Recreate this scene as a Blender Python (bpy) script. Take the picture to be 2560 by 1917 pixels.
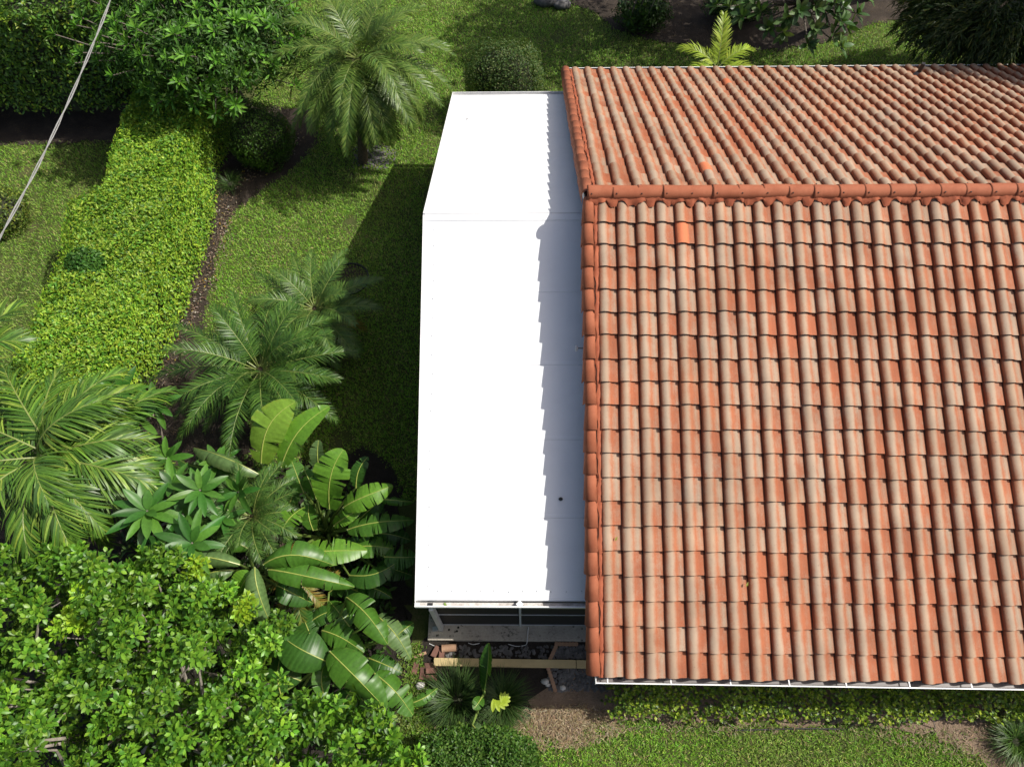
import bpy, math, random
import numpy as np
from mathutils import Matrix, Vector, Euler

for _o in list(bpy.data.objects):
    bpy.data.objects.remove(_o, do_unlink=True)
SC = bpy.context.scene
COL = SC.collection
rng = np.random.default_rng(7)
random.seed(7)
PI = math.pi

# ------------------------------------------------------------------ camera
def rot_x(a): return Matrix.Rotation(a, 4, 'X')
def rot_z(a): return Matrix.Rotation(a, 4, 'Z')
cam_d = bpy.data.cameras.new('camera')
cam = bpy.data.objects.new('camera', cam_d)
COL.objects.link(cam)
cam.matrix_world = (Matrix.Translation((-1.159, -8.1214, 13.3623)) @ rot_z(0.03293) @ rot_x(0.51717) @ rot_z(-0.0295))
cam_d.sensor_fit = 'HORIZONTAL'
cam_d.sensor_width = 36.0
cam_d.lens = 1771.1 / 2560.0 * 36.0
cam_d.clip_start = 0.1
cam_d.clip_end = 3000.0
SC.camera = cam

# ------------------------------------------------------------------ sky, sun, exposure
SUN_DIR = Vector((0.82, 0.06, 1.0)).normalized()          # towards the sun
SUN_EL = math.asin(SUN_DIR.z)
SUN_AZ = math.atan2(SUN_DIR.x, SUN_DIR.y)                 # clockwise from +Y
world = bpy.data.worlds.new('World')
SC.world = world
world.use_nodes = True
wn = world.node_tree
wn.nodes.clear()
w_out = wn.nodes.new('ShaderNodeOutputWorld')
w_bg = wn.nodes.new('ShaderNodeBackground')
w_sky = wn.nodes.new('ShaderNodeTexSky')
w_sky.sky_type = 'NISHITA'
w_sky.sun_disc = False
w_sky.sun_elevation = SUN_EL
w_sky.sun_rotation = SUN_AZ
w_bg.inputs['Strength'].default_value = 0.105
w_sky.air_density = 0.8
w_sky.dust_density = 4.0
w_sky.ozone_density = 0.4
wn.links.new(w_sky.outputs[0], w_bg.inputs['Color'])
wn.links.new(w_bg.outputs[0], w_out.inputs['Surface'])

sun_d = bpy.data.lights.new('sun', 'SUN')
sun_d.energy = 4.2
sun_d.angle = math.radians(0.53)
sun_d.color = (1.0, 0.95, 0.87)
sun = bpy.data.objects.new('sun', sun_d)
COL.objects.link(sun)
sun.location = (30, 0, 40)
sun.rotation_euler = SUN_DIR.to_track_quat('Z', 'Y').to_euler()

SC.view_settings.view_transform = 'Standard'
SC.view_settings.look = 'None'
SC.view_settings.gamma = 1.0
SC.view_settings.exposure = 0.36
SC.view_settings.use_curve_mapping = False
SC.render.engine = 'CYCLES'
SC.cycles.max_bounces = 8
SC.cycles.transmission_bounces = 6
SC.cycles.caustics_reflective = False
SC.cycles.caustics_refractive = False

# ------------------------------------------------------------------ helpers: tagging and linking
def tag(o, label=None, cat=None, group=None, kind=None):
    if label: o['label'] = label
    if cat: o['category'] = cat
    if group: o['group'] = group
    if kind: o['kind'] = kind
    return o

def empty(name, loc, label=None, cat=None, group=None):
    o = bpy.data.objects.new(name, None)
    o.empty_display_size = 0.2
    COL.objects.link(o)
    o.location = loc
    return tag(o, label, cat, group)

def link(name, me, parent=None, kind=None, label=None, loc=None):
    o = bpy.data.objects.new(name, me)
    COL.objects.link(o)
    if loc is not None:
        o.location = loc
    if parent is not None:
        o.parent = parent
        # parts are modelled in world coordinates: undo the parent's own placement
        o.matrix_parent_inverse = Matrix.Translation(-total_loc(parent))
    if kind: o['kind'] = kind
    if label: o['label'] = label
    return o

def total_loc(o):
    v = Vector((0, 0, 0))
    while o is not None:
        v = v + Vector(o.location)
        if o.parent is not None:
            v = v + o.matrix_parent_inverse.translation
        o = o.parent
    return v

def mesh_np(name, V, F, mat=None, cols=None, uv=None, smooth=False, attrs=None):
    """V (n,3), F (m,k) with constant k; cols per vertex rgb; uv per vertex; attrs dict of per-vertex floats"""
    V = np.asarray(V, dtype=np.float32)
    F = np.asarray(F, dtype=np.int32)
    me = bpy.data.meshes.new(name)
    n, (m, k) = len(V), F.shape
    me.vertices.add(n)
    me.vertices.foreach_set('co', V.ravel())
    me.loops.add(m * k)
    me.loops.foreach_set('vertex_index', F.ravel())
    me.polygons.add(m)
    me.polygons.foreach_set('loop_start', np.arange(0, m * k, k, dtype=np.int32))
    me.polygons.foreach_set('loop_total', np.full(m, k, dtype=np.int32))
    if smooth:
        me.polygons.foreach_set('use_smooth', np.ones(m, dtype=bool))
    if cols is not None:
        a = me.color_attributes.new('Col', 'FLOAT_COLOR', 'POINT')
        c4 = np.ones((n, 4), dtype=np.float32)
        c4[:, :3] = cols
        a.data.foreach_set('color', c4.ravel())
    if uv is not None:
        l = me.uv_layers.new(name='UVMap')
        l.data.foreach_set('uv', np.asarray(uv, dtype=np.float32)[F.ravel()].ravel())
    if attrs:
        for nm, arr in attrs.items():
            a = me.attributes.new(nm, 'FLOAT', 'POINT')
            a.data.foreach_set('value', np.asarray(arr, dtype=np.float32))
    me.update()
    me.validate()
    if mat is not None:
        me.materials.append(mat)
    return me

class MB:
    """collects boxes, tubes and strips; build() links them as one mesh object"""
    def __init__(s): s.v = []; s.f = []
    def add(s, vs, fs):
        b = len(s.v)
        s.v += [tuple(v) for v in vs]
        s.f += [tuple(i + b for i in f) for f in fs]
        return s
    def box(s, c, size, rz=0.0, rx=0.0, ry=0.0):
        M = Euler((rx, ry, rz)).to_matrix()
        hx, hy, hz = size[0] / 2, size[1] / 2, size[2] / 2
        vs = [Vector(c) + M @ Vector((x, y, z)) for x in (-hx, hx) for y in (-hy, hy) for z in (-hz, hz)]
        return s.add(vs, [(0, 1, 3, 2), (4, 6, 7, 5), (0, 4, 5, 1), (2, 3, 7, 6), (0, 2, 6, 4), (1, 5, 7, 3)])
    def bar(s, a, b, w, h):
        """box beam from a to b"""
        a, b = Vector(a), Vector(b)
        d = (b - a).normalized()
        up = Vector((0, 0, 1)) if abs(d.z) < 0.95 else Vector((1, 0, 0))
        sd = d.cross(up).normalized() * (w / 2)
        u = sd.cross(d).normalized() * (h / 2)
        vs = [p + i * sd + j * u for p in (a, b) for i in (-1, 1) for j in (-1, 1)]
        return s.add(vs, [(0, 1, 3, 2), (4, 6, 7, 5), (0, 4, 5, 1), (2, 3, 7, 6), (0, 2, 6, 4), (1, 5, 7, 3)])
    def tube(s, pts, r, n=6, cap=True):
        pts = [Vector(p) for p in pts]
        rs = r if isinstance(r, (list, tuple)) else [r] * len(pts)
        rings = []
        ref = Vector((0.3, 0.2, 1))
        for i, p in enumerate(pts):
            d = (pts[min(i + 1, len(pts) - 1)] - pts[max(i - 1, 0)]).normalized()
            if abs(d.dot(ref.normalized())) > 0.98: ref = Vector((1, 0.1, 0))
            a = d.cross(ref).normalized(); b = a.cross(d)
            rings.append([p + rs[i] * (math.cos(t) * a + math.sin(t) * b) for t in [2 * PI * k / n for k in range(n)]])
        vs = [v for g in rings for v in g]
        fs = []
        for i in range(len(pts) - 1):
            for k in range(n):
                fs.append((i * n + k, i * n + (k + 1) % n, (i + 1) * n + (k + 1) % n, (i + 1) * n + k))
        if cap:
            fs.append(tuple(range(n)))
            fs.append(tuple((len(pts) - 1) * n + k for k in reversed(range(n))))
        return s.add(vs, fs)
    def lathe(s, c, prof, n=16):
        vs = []; fs = []
        for (r, z) in prof:
            vs += [(c[0] + r * math.cos(2 * PI * k / n), c[1] + r * math.sin(2 * PI * k / n), c[2] + z) for k in range(n)]
        for i in range(len(prof) - 1):
            for k in range(n):
                fs.append((i * n + k, i * n + (k + 1) % n, (i + 1) * n + (k + 1) % n, (i + 1) * n + k))
        return s.add(vs, fs)
    def mesh(s, name, mat, smooth=False, bevel=0.0):
        me = bpy.data.meshes.new(name)
        me.from_pydata(s.v, [], s.f)
        me.update()
        if smooth:
            me.polygons.foreach_set('use_smooth', np.ones(len(me.polygons), dtype=bool))
        me.materials.append(mat)
        return me
    def build(s, name, mat, parent=None, smooth=False, kind=None, label=None, bevel=0.0):
        o = link(name, s.mesh(name, mat, smooth), parent, kind, label)
        if bevel > 0:
            b = o.modifiers.new('bevel', 'BEVEL')
            b.width = bevel; b.segments = 2; b.limit_method = 'ANGLE'
        return o

# ------------------------------------------------------------------ helpers: materials
def new_mat(name):
    m = bpy.data.materials.new(name)
    m.use_nodes = True
    nt = m.node_tree
    for n in list(nt.nodes):
        if n.type != 'OUTPUT_MATERIAL':
            nt.nodes.remove(n)
    out = [n for n in nt.nodes if n.type == 'OUTPUT_MATERIAL'][0]
    p = nt.nodes.new('ShaderNodeBsdfPrincipled')
    nt.links.new(p.outputs[0], out.inputs['Surface'])
    return m, nt, p, out

def nd(nt, t, **kw):
    n = nt.nodes.new(t)
    for k, v in kw.items():
        if hasattr(n, k): setattr(n, k, v)
        else: n.inputs[k].default_value = v
    return n

def noise(nt, scale, detail=4.0, rough=0.55, coord=None, w=None):
    n = nd(nt, 'ShaderNodeTexNoise')
    n.inputs['Scale'].default_value = scale
    n.inputs['Detail'].default_value = detail
    n.inputs['Roughness'].default_value = rough
    if coord is not None: nt.links.new(coord, n.inputs['Vector'])
    return n

def ramp(nt, src, stops):
    r = nd(nt, 'ShaderNodeValToRGB')
    els = r.color_ramp.elements
    while len(els) < len(stops): els.new(0.5)
    for e, (p, c) in zip(els, stops):
        e.position = p
        e.color = (c[0], c[1], c[2], 1) if not isinstance(c, (int, float)) else (c, c, c, 1)
    nt.links.new(src, r.inputs[0])
    return r

def mix(nt, fac, a, b, blend='MIX'):
    m = nd(nt, 'ShaderNodeMix', data_type='RGBA', blend_type=blend)
    for sock, val in ((m.inputs[0], fac), (m.inputs[6], a), (m.inputs[7], b)):
        if isinstance(val, (int, float)): sock.default_value = val
        elif isinstance(val, tuple): sock.default_value = (val[0], val[1], val[2], 1)
        else: nt.links.new(val, sock)
    return m.outputs[2]

def math_n(nt, op, a, b=None, c=None, clamp=False):
    m = nd(nt, 'ShaderNodeMath', operation=op)
    m.use_clamp = clamp
    for i, val in enumerate((a, b, c)):
        if val is None: continue
        if isinstance(val, (int, float)): m.inputs[i].default_value = val
        else: nt.links.new(val, m.inputs[i])
    return m.outputs[0]

def bump(nt, p, height, strength=0.3, dist=0.01):
    b = nd(nt, 'ShaderNodeBump')
    b.inputs['Strength'].default_value = strength
    b.inputs['Distance'].default_value = dist
    nt.links.new(height, b.inputs['Height'])
    nt.links.new(b.outputs[0], p.inputs['Normal'])

def geo_pos(nt): return nd(nt, 'ShaderNodeNewGeometry').outputs['Position']

def simple_mat(name, col, rough=0.6, var=0.25, scale=6.0, metallic=0.0, spec=0.5, bmp=0.0, col2=None):
    m, nt, p, out = new_mat(name)
    pos = geo_pos(nt)
    n = noise(nt, scale, 6, 0.6, pos)
    c2 = col2 if col2 else tuple(c * (1 - var) for c in col)
    r = ramp(nt, n.outputs[0], [(0.3, c2), (0.65, col)])
    nt.links.new(r.outputs[0], p.inputs['Base Color'])
    p.inputs['Roughness'].default_value = rough
    p.inputs['Metallic'].default_value = metallic
    p.inputs['Specular IOR Level'].default_value = spec
    if bmp > 0:
        n2 = noise(nt, scale * 8, 4, 0.6, pos)
        bump(nt, p, n2.outputs[0], bmp, 0.01)
    return m

def leaf_mat(name, rough=0.46, transl=0.28, spec=0.28, stripe=None, tr_tint=(1.25, 1.2, 0.45)):
    """per-leaf colour comes from the Col attribute; thin leaves let some light through"""
    m, nt, p, out = new_mat(name)
    a = nd(nt, 'ShaderNodeAttribute', attribute_name='Col')
    col = a.outputs['Color']
    pos = geo_pos(nt)
    n = noise(nt, 22.0, 3, 0.6, pos)
    r = ramp(nt, n.outputs[0], [(0.25, 0.78), (0.75, 1.15)])
    col = mix(nt, 1.0, col, r.outputs[0], 'MULTIPLY')
    nt.links.new(col, p.inputs['Base Color'])
    p.inputs['Roughness'].default_value = rough
    p.inputs['Specular IOR Level'].default_value = spec
    t = nd(nt, 'ShaderNodeBsdfTranslucent')
    tc = mix(nt, 1.0, col, tr_tint, 'MULTIPLY')
    nt.links.new(tc, t.inputs['Color'])
    mx = nd(nt, 'ShaderNodeMixShader')
    mx.inputs[0].default_value = transl
    nt.links.new(p.outputs[0], mx.inputs[1])
    nt.links.new(t.outputs[0], mx.inputs[2])
    nt.links.new(mx.outputs[0], out.inputs['Surface'])
    return m

def tile_material():
    m, nt, p, out = new_mat('flashed_clay_tile')
    uvn = nd(nt, 'ShaderNodeUVMap'); uvn.uv_map = 'UVMap'
    sep = nd(nt, 'ShaderNodeSeparateXYZ')
    nt.links.new(uvn.outputs[0], sep.inputs[0])
    u, v = sep.outputs[0], sep.outputs[1]
    info = nd(nt, 'ShaderNodeObjectInfo')
    at = nd(nt, 'ShaderNodeAttribute', attribute_name='rnd')
    pl = nd(nt, 'ShaderNodeAttribute', attribute_name='plain')
    # a random number per tile: from the object, or baked per tile where tiles share one mesh
    rnd = math_n(nt, 'FRACT', math_n(nt, 'ADD', math_n(nt, 'MULTIPLY', info.outputs['Random'], 7.31), at.outputs['Fac']))
    rnd2 = math_n(nt, 'FRACT', math_n(nt, 'MULTIPLY', rnd, 17.7))
    pos = geo_pos(nt)
    vm = nd(nt, 'ShaderNodeVectorMath', operation='MULTIPLY')
    nt.links.new(pos, vm.inputs[0]); vm.inputs[1].default_value = (6.5, 4.0, 4.0)
    n1 = noise(nt, 1.0, 6, 0.72, vm.outputs[0])
    # cream slurry on the barrel crest, weaker along the pan
    du = math_n(nt, 'ABSOLUTE', math_n(nt, 'SUBTRACT', u, 0.28))
    crest = math_n(nt, 'SUBTRACT', 1.0, math_n(nt, 'DIVIDE', du, 0.27), clamp=True)
    dp = math_n(nt, 'ABSOLUTE', math_n(nt, 'SUBTRACT', u, 0.76))
    pan = math_n(nt, 'SUBTRACT', 1.0, math_n(nt, 'DIVIDE', dp, 0.22), clamp=True)
    pan = math_n(nt, 'MULTIPLY', pan, math_n(nt, 'MULTIPLY_ADD', rnd2, 1.3, 0.0, clamp=True))
    pan = math_n(nt, 'MULTIPLY', pan, 0.72)
    base = math_n(nt, 'MAXIMUM', crest, pan)
    f = math_n(nt, 'MULTIPLY_ADD', n1.outputs[0], 1.3, -0.70)
    f = math_n(nt, 'ADD', f, math_n(nt, 'MULTIPLY', base, 1.12))
    f = math_n(nt, 'ADD', f, math_n(nt, 'MULTIPLY_ADD', rnd, 0.16, -0.08))
    big_n = noise(nt, 0.55, 3, 0.6, pos)
    f = math_n(nt, 'ADD', f, math_n(nt, 'MULTIPLY_ADD', big_n.outputs[0], 1.0, -0.46))
    sp = noise(nt, 95.0, 3, 0.7, pos)
    f = math_n(nt, 'ADD', f, math_n(nt, 'MULTIPLY_ADD', sp.outputs[0], 1.3, -0.65))
    r = ramp(nt, f, [(0.04, 0.0), (0.80, 1.0)])
    terr = ramp(nt, rnd2, [(0.0, (0.325, 0.100, 0.044)), (0.5, (0.345, 0.118, 0.054)), (1.0, (0.35, 0.132, 0.064))])
    cream = ramp(nt, rnd, [(0.0, (0.365, 0.245, 0.160)), (1.0, (0.38, 0.285, 0.205))])
    col = mix(nt, r.outputs[0], terr.outputs[0], cream.outputs[0])
    col = mix(nt, pl.outputs['Fac'], col, (0.56, 0.17, 0.075))
    # lichen and soot spots
    so = noise(nt, 42.0, 2, 0.5, pos)
    sr = ramp(nt, so.outputs[0], [(0.66, 0.0), (0.76, 1.0)])
    col = mix(nt, math_n(nt, 'MULTIPLY', sr.outputs[0], 0.45), col, (0.10, 0.07, 0.05))
    st = noise(nt, 1.3, 4, 0.6, pos)
    strr = ramp(nt, st.outputs[0], [(0.33, 0.72), (0.66, 1.00)])
    col = mix(nt, 1.0, col, strr.outputs[0], 'MULTIPLY')
    nt.links.new(col, p.inputs['Base Color'])
    p.inputs['Roughness'].default_value = 0.78
    p.inputs['Specular IOR Level'].default_value = 0.3
    bump(nt, p, sp.outputs[0], 0.35, 0.004)
    return m

def terracotta_material(name, c1, c2, dark=0.3):
    m, nt, p, out = new_mat(name)
    pos = geo_pos(nt)
    n1 = noise(nt, 5.0, 5, 0.6, pos)
    n2 = noise(nt, 70.0, 3, 0.7, pos)
    f = math_n(nt, 'ADD', math_n(nt, 'MULTIPLY', n1.outputs[0], 0.7), math_n(nt, 'MULTIPLY', n2.outputs[0], 0.3))
    r = ramp(nt, f, [(0.35, c1), (0.62, c2)])
    so = noise(nt, 30.0, 3, 0.5, pos)
    sr = ramp(nt, so.outputs[0], [(0.66, 0.0), (0.76, 1.0)])
    col = mix(nt, math_n(nt, 'MULTIPLY', sr.outputs[0], dark), r.outputs[0], (0.12, 0.06, 0.04))
    nt.links.new(col, p.inputs['Base Color'])
    p.inputs['Roughness'].default_value = 0.8
    p.inputs['Specular IOR Level'].default_value = 0.3
    bump(nt, p, n2.outputs[0], 0.4, 0.004)
    return m

def white_metal(name, col=(0.76, 0.775, 0.785), dirt=0.08, dirtcol=(0.30, 0.27, 0.23), rough=0.45, scale=3.0):
    m, nt, p, out = new_mat(name)
    pos = geo_pos(nt)
    n1 = noise(nt, scale, 6, 0.65, pos)
    r = ramp(nt, n1.outputs[0], [(0.42, 0.0), (0.75, 1.0)])
    c = mix(nt, math_n(nt, 'MULTIPLY', r.outputs[0], dirt), col, dirtcol)
    n2 = noise(nt, 55.0, 2, 0.5, pos)
    r2 = ramp(nt, n2.outputs[0], [(0.735, 0.0), (0.77, 1.0)])
    c = mix(nt, math_n(nt, 'MULTIPLY', r2.outputs[0], dirt * 2.5), c, dirtcol)
    nt.links.new(c, p.inputs['Base Color'])
    p.inputs['Roughness'].default_value = rough
    n3 = noise(nt, 7.0, 3, 0.5, pos)
    bump(nt, p, n3.outputs[0], 0.06, 0.02)
    return m

def ground_material(name, cols, scale=1.5, fine=40.0, bmp=0.6, bdist=0.03, specks=None):
    """cols: list of (pos, rgb) over a mixed noise"""
    m, nt, p, out = new_mat(name)
    pos = geo_pos(nt)
    n1 = noise(nt, scale, 6, 0.65, pos)
    n2 = noise(nt, fine, 4, 0.7, pos)
    f = math_n(nt, 'ADD', math_n(nt, 'MULTIPLY', n1.outputs[0], 0.55), math_n(nt, 'MULTIPLY', n2.outputs[0], 0.45))
    r = ramp(nt, f, cols)
    col = r.outputs[0]
    if specks:
        vo = nd(nt, 'ShaderNodeTexVoronoi'); vo.inputs['Scale'].default_value = specks[0]
        nt.links.new(pos, vo.inputs['Vector'])
        sr = ramp(nt, vo.outputs['Distance'], [(specks[1], 1.0), (specks[1] + 0.04, 0.0)])
        n4 = noise(nt, 3.1, 3, 0.5, pos)
        s4 = ramp(nt, n4.outputs[0], [(0.5, 0.0), (0.62, 1.0)])
        col = mix(nt, math_n(nt, 'MULTIPLY', sr.outputs[0], s4.outputs[0]), col, specks[2])
    nt.links.new(col, p.inputs['Base Color'])
    p.inputs['Roughness'].default_value = 0.95
    p.inputs['Specular IOR Level'].default_value = 0.15
    bump(nt, p, n2.outputs[0], bmp, bdist)
    return m

M = {}
M['tile'] = tile_material()
M['terra'] = terracotta_material('ridge_terracotta', (0.28, 0.082, 0.038), (0.36, 0.120, 0.060))
M['mortar'] = terracotta_material('red_mortar', (0.26, 0.066, 0.031), (0.37, 0.108, 0.050), 0.6)
M['white'] = white_metal('white_painted_panel')
M['trim'] = white_metal('white_trim', (0.78, 0.78, 0.77), 0.15)
M['gutter_in'] = white_metal('dirty_gutter_bed', (0.62, 0.60, 0.57), 0.75, (0.20, 0.16, 0.13), 0.6, 9.0)
M['gutter_grey'] = white_metal('grey_gutter_bed', (0.17, 0.155, 0.155), 0.5, (0.14, 0.12, 0.11), 0.5, 5.0)
M['grey_alu'] = white_metal('grey_aluminium', (0.50, 0.52, 0.53), 0.2, (0.2, 0.2, 0.2), 0.4)
M['screen'] = simple_mat('dark_insect_screen', (0.012, 0.013, 0.013), 0.7, 0.3, 30)
M['stucco'] = simple_mat('cream_stucco', (0.55, 0.50, 0.42), 0.9, 0.15, 4, bmp=0.3)
M['deck'] = simple_mat('roof_underlay', (0.10, 0.045, 0.03), 0.9, 0.3, 8)
M['black'] = simple_mat('black_plastic', (0.012, 0.012, 0.013), 0.5, 0.2, 10)
M['dark_grey'] = simple_mat('grey_metal', (0.16, 0.17, 0.18), 0.45, 0.2, 10)

# ================================================================== GROUND
G_LAWN = ground_material('lawn_soil', [(0.30, (0.034, 0.048, 0.013)), (0.5, (0.055, 0.075, 0.020)), (0.72, (0.13, 0.105, 0.055))], 1.2, 30.0)
gv = [(-90, -70, 0), (90, -70, 0), (90, 110, 0), (-90, 110, 0)]
ground = link('lawn', mesh_np('lawn', gv, [[0, 1, 2, 3]], G_LAWN))
tag(ground, kind='structure')

def sheet(name, pts, z, mat, jag=0.10, sub=0.13):
    """flat irregular patch of ground: outline resampled and roughened"""
    P = [Vector((p[0], p[1])) for p in pts]
    out = []
    for i in range(len(P)):
        a, b = P[i], P[(i + 1) % len(P)]
        n = max(1, int((b - a).length / sub))
        for k in range(n):
            q = a.lerp(b, k / n)
            out.append((q.x + random.uniform(-jag, jag), q.y + random.uniform(-jag, jag), z))
    me = bpy.data.meshes.new(name)
    me.from_pydata(out, [], [tuple(range(len(out)))])
    me.update()
    me.materials.append(mat)
    o = link(name, me)
    return tag(o, kind='structure')

M['mulch'] = ground_material('dark_mulch', [(0.3, (0.020, 0.016, 0.012)), (0.55, (0.060, 0.048, 0.038)), (0.75, (0.16, 0.12, 0.09))], 2.0, 45.0, 1.0, 0.04, (26.0, 0.16, (0.26, 0.17, 0.06)))
M['soil'] = ground_material('dark_soil', [(0.3, (0.014, 0.012, 0.010)), (0.6, (0.045, 0.038, 0.032)), (0.8, (0.12, 0.10, 0.085))], 2.0, 40.0, 1.0, 0.04)
M['dirt'] = ground_material('dry_dirt', [(0.3, (0.13, 0.095, 0.065)), (0.55, (0.26, 0.19, 0.135)), (0.75, (0.36, 0.28, 0.21))], 2.2, 38.0, 1.0, 0.04)

BEDS = {
 'hedge_bed': ([(-9.9, 8.6), (-6.9, 8.3), (-6.75, 6.9), (-7.2, 5.9), (-7.9, 5.2), (-8.5, 4.4), (-8.60, 3.2), (-8.55, 2.2), (-8.5, 1.2), (-8.4, 0.4), (-7.6, -0.5), (-6.9, -1.6), (-6.6, -2.6), (-6.5, -4.5), (-12, -4.5), (-12, 0.0), (-11.6, 4), (-11.2, 8.6)], 'mulch'),
 'plant_bed': ([(-6.6, -2.6), (-5.4, -2.3), (-4.4, -2.0), (-3.7, -2.6), (-3.3, -5.0), (-3.2, -6.6), (-3.3, -8.6), (-5, -12), (-11, -12), (-11, -4.4), (-6.6, -4.4)], 'soil'),
 'patio_bed': ([(-2.95, -5.6), (-3.0, -6.1), (-2.75, -7.2), (-0.5, -7.12), (0.1, -6.95), (0.6, -6.85), (0.7, -5.4), (-0.5, -5.2)], 'soil'),
 'hedge_strip': ([(-0.9, -6.75), (-1.1, -7.05), (-0.9, -7.40), (-0.4, -7.45), (0.0, -7.16), (0.5, -7.12), (2.0, -7.17), (4.5, -7.18), (5.4, -7.25), (6.0, -7.40), (6.45, -7.70), (7.4, -8.6), (12.5, -8.6), (12.5, -6.0), (0.4, -6.0)], 'dirt'),
 'tree_bed': ([(1.0, 12.6), (1.6, 11.7), (2.6, 11.2), (4.4, 10.8), (6.3, 10.7), (7.6, 11.0), (8.6, 11.4), (9.4, 12.0), (11.5, 12.0), (16.5, 11.9), (17, 16), (0, 16), (0.4, 13.0)], 'mulch'),
 'far_hedge_bed': ([(-19, 7.0), (-16, 6.95), (-12.2, 7.05), (-11.3, 7.9), (-10, 10), (-10, 17), (-24, 17), (-24, 7)], 'mulch'),
}
for i, (nm, (pts, mt)) in enumerate(BEDS.items()):
    sheet(nm, pts, 0.004 + 0.004 * i, M[mt])

# ------------------------------------------------------------------ leaf templates: x along the leaf (0..1), y across (-.5..5), z off the blade
T_SMALL = (np.array([[0, 0, 0], [.45, -.5, .10], [.45, 0, 0], [.45, .5, .10], [1, 0, -.08]], dtype=np.float32),
           np.array([[0, 2, 1], [1, 2, 4], [0, 3, 2], [3, 4, 2]], dtype=np.int32))
T_OVAL = (np.array([[0, 0, 0], [.25, -.36, .05], [.25, 0, 0], [.25, .36, .05], [.65, -.46, .02], [.65, 0, -.03], [.65, .46, .02], [1, 0, -.14]], dtype=np.float32),
          np.array([[0, 2, 1], [0, 3, 2], [1, 2, 5], [1, 5, 4], [2, 3, 6], [2, 6, 5], [4, 5, 7], [5, 6, 7]], dtype=np.int32))
T_BLADE = (np.array([[0, -.5, 0], [0, .5, 0], [.55, -.38, .04], [.55, .38, .04], [1, 0, -.12]], dtype=np.float32),
           np.array([[0, 1, 3], [0, 3, 2], [2, 3, 4]], dtype=np.int32))

def unit(a): return a / np.maximum(np.linalg.norm(a, axis=-1, keepdims=True), 1e-9)

def leaves_mesh(name, P, D, N, L, Wd, cols, tmpl, mat):
    """many leaves as one mesh. P base points, D directions, N rough normals"""
    T, F = tmpl
    P = np.asarray(P, dtype=np.float64); n = len(P)
    D = unit(np.asarray(D, dtype=np.float64)); N = np.asarray(N, dtype=np.float64)
    N = unit(N - (N * D).sum(1, keepdims=True) * D)
    Sd = np.cross(N, D)
    L = np.broadcast_to(np.asarray(L, dtype=np.float64), (n,)); Wd = np.broadcast_to(np.asarray(Wd, dtype=np.float64), (n,))
    V = (P[:, None, :] + D[:, None, :] * (T[None, :, 0, None] * L[:, None, None])
         + Sd[:, None, :] * (T[None, :, 1, None] * Wd[:, None, None])
         + N[:, None, :] * (T[None, :, 2, None] * L[:, None, None]))
    k = len(T)
    FF = (F[None] + (np.arange(n) * k)[:, None, None]).reshape(-1, 3)
    C = np.repeat(np.asarray(cols, dtype=np.float32), k, axis=0)
    return mesh_np(name, V.reshape(-1, 3), FF, mat, cols=C)

def palette(n, cols, weights=None, jit=0.18):
    c = np.array(cols)
    idx = rng.choice(len(c), n, p=weights)
    out = c[idx] * (1 + rng.normal(0, jit, (n, 1))) * (1 + rng.normal(0, jit * .35, (n, 3)))
    return np.clip(out, 0.004, 1.0)

def rdir(n):
    v = rng.normal(size=(n, 3)); return unit(v)

def vnoise(P, scale, seed=0):
    """cheap smooth pseudo-noise, -1..1"""
    P = np.asarray(P) * scale
    r = np.random.default_rng(seed)
    out = np.zeros(len(P))
    for k in range(6):
        w = r.normal(size=P.shape[1]) * (0.7 + 0.35 * k)
        out += np.sin(P @ w + r.uniform(0, 6.28)) / (1 + 0.35 * k)
    return out / 3.0

# ------------------------------------------------------------------ grass
def in_poly(X, Y, poly):
    r = np.zeros(len(X), dtype=bool)
    n = len(poly)
    for i in range(n):
        x1, y1 = poly[i]; x2, y2 = poly[(i + 1) % n]
        c = ((y1 > Y) != (y2 > Y)) & (X < (x2 - x1) * (Y - y1) / (y2 - y1 + 1e-12) + x1)
        r ^= c
    return r
M['grass'] = leaf_mat('grass_blade', 0.5, 0.30, 0.35)

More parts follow.
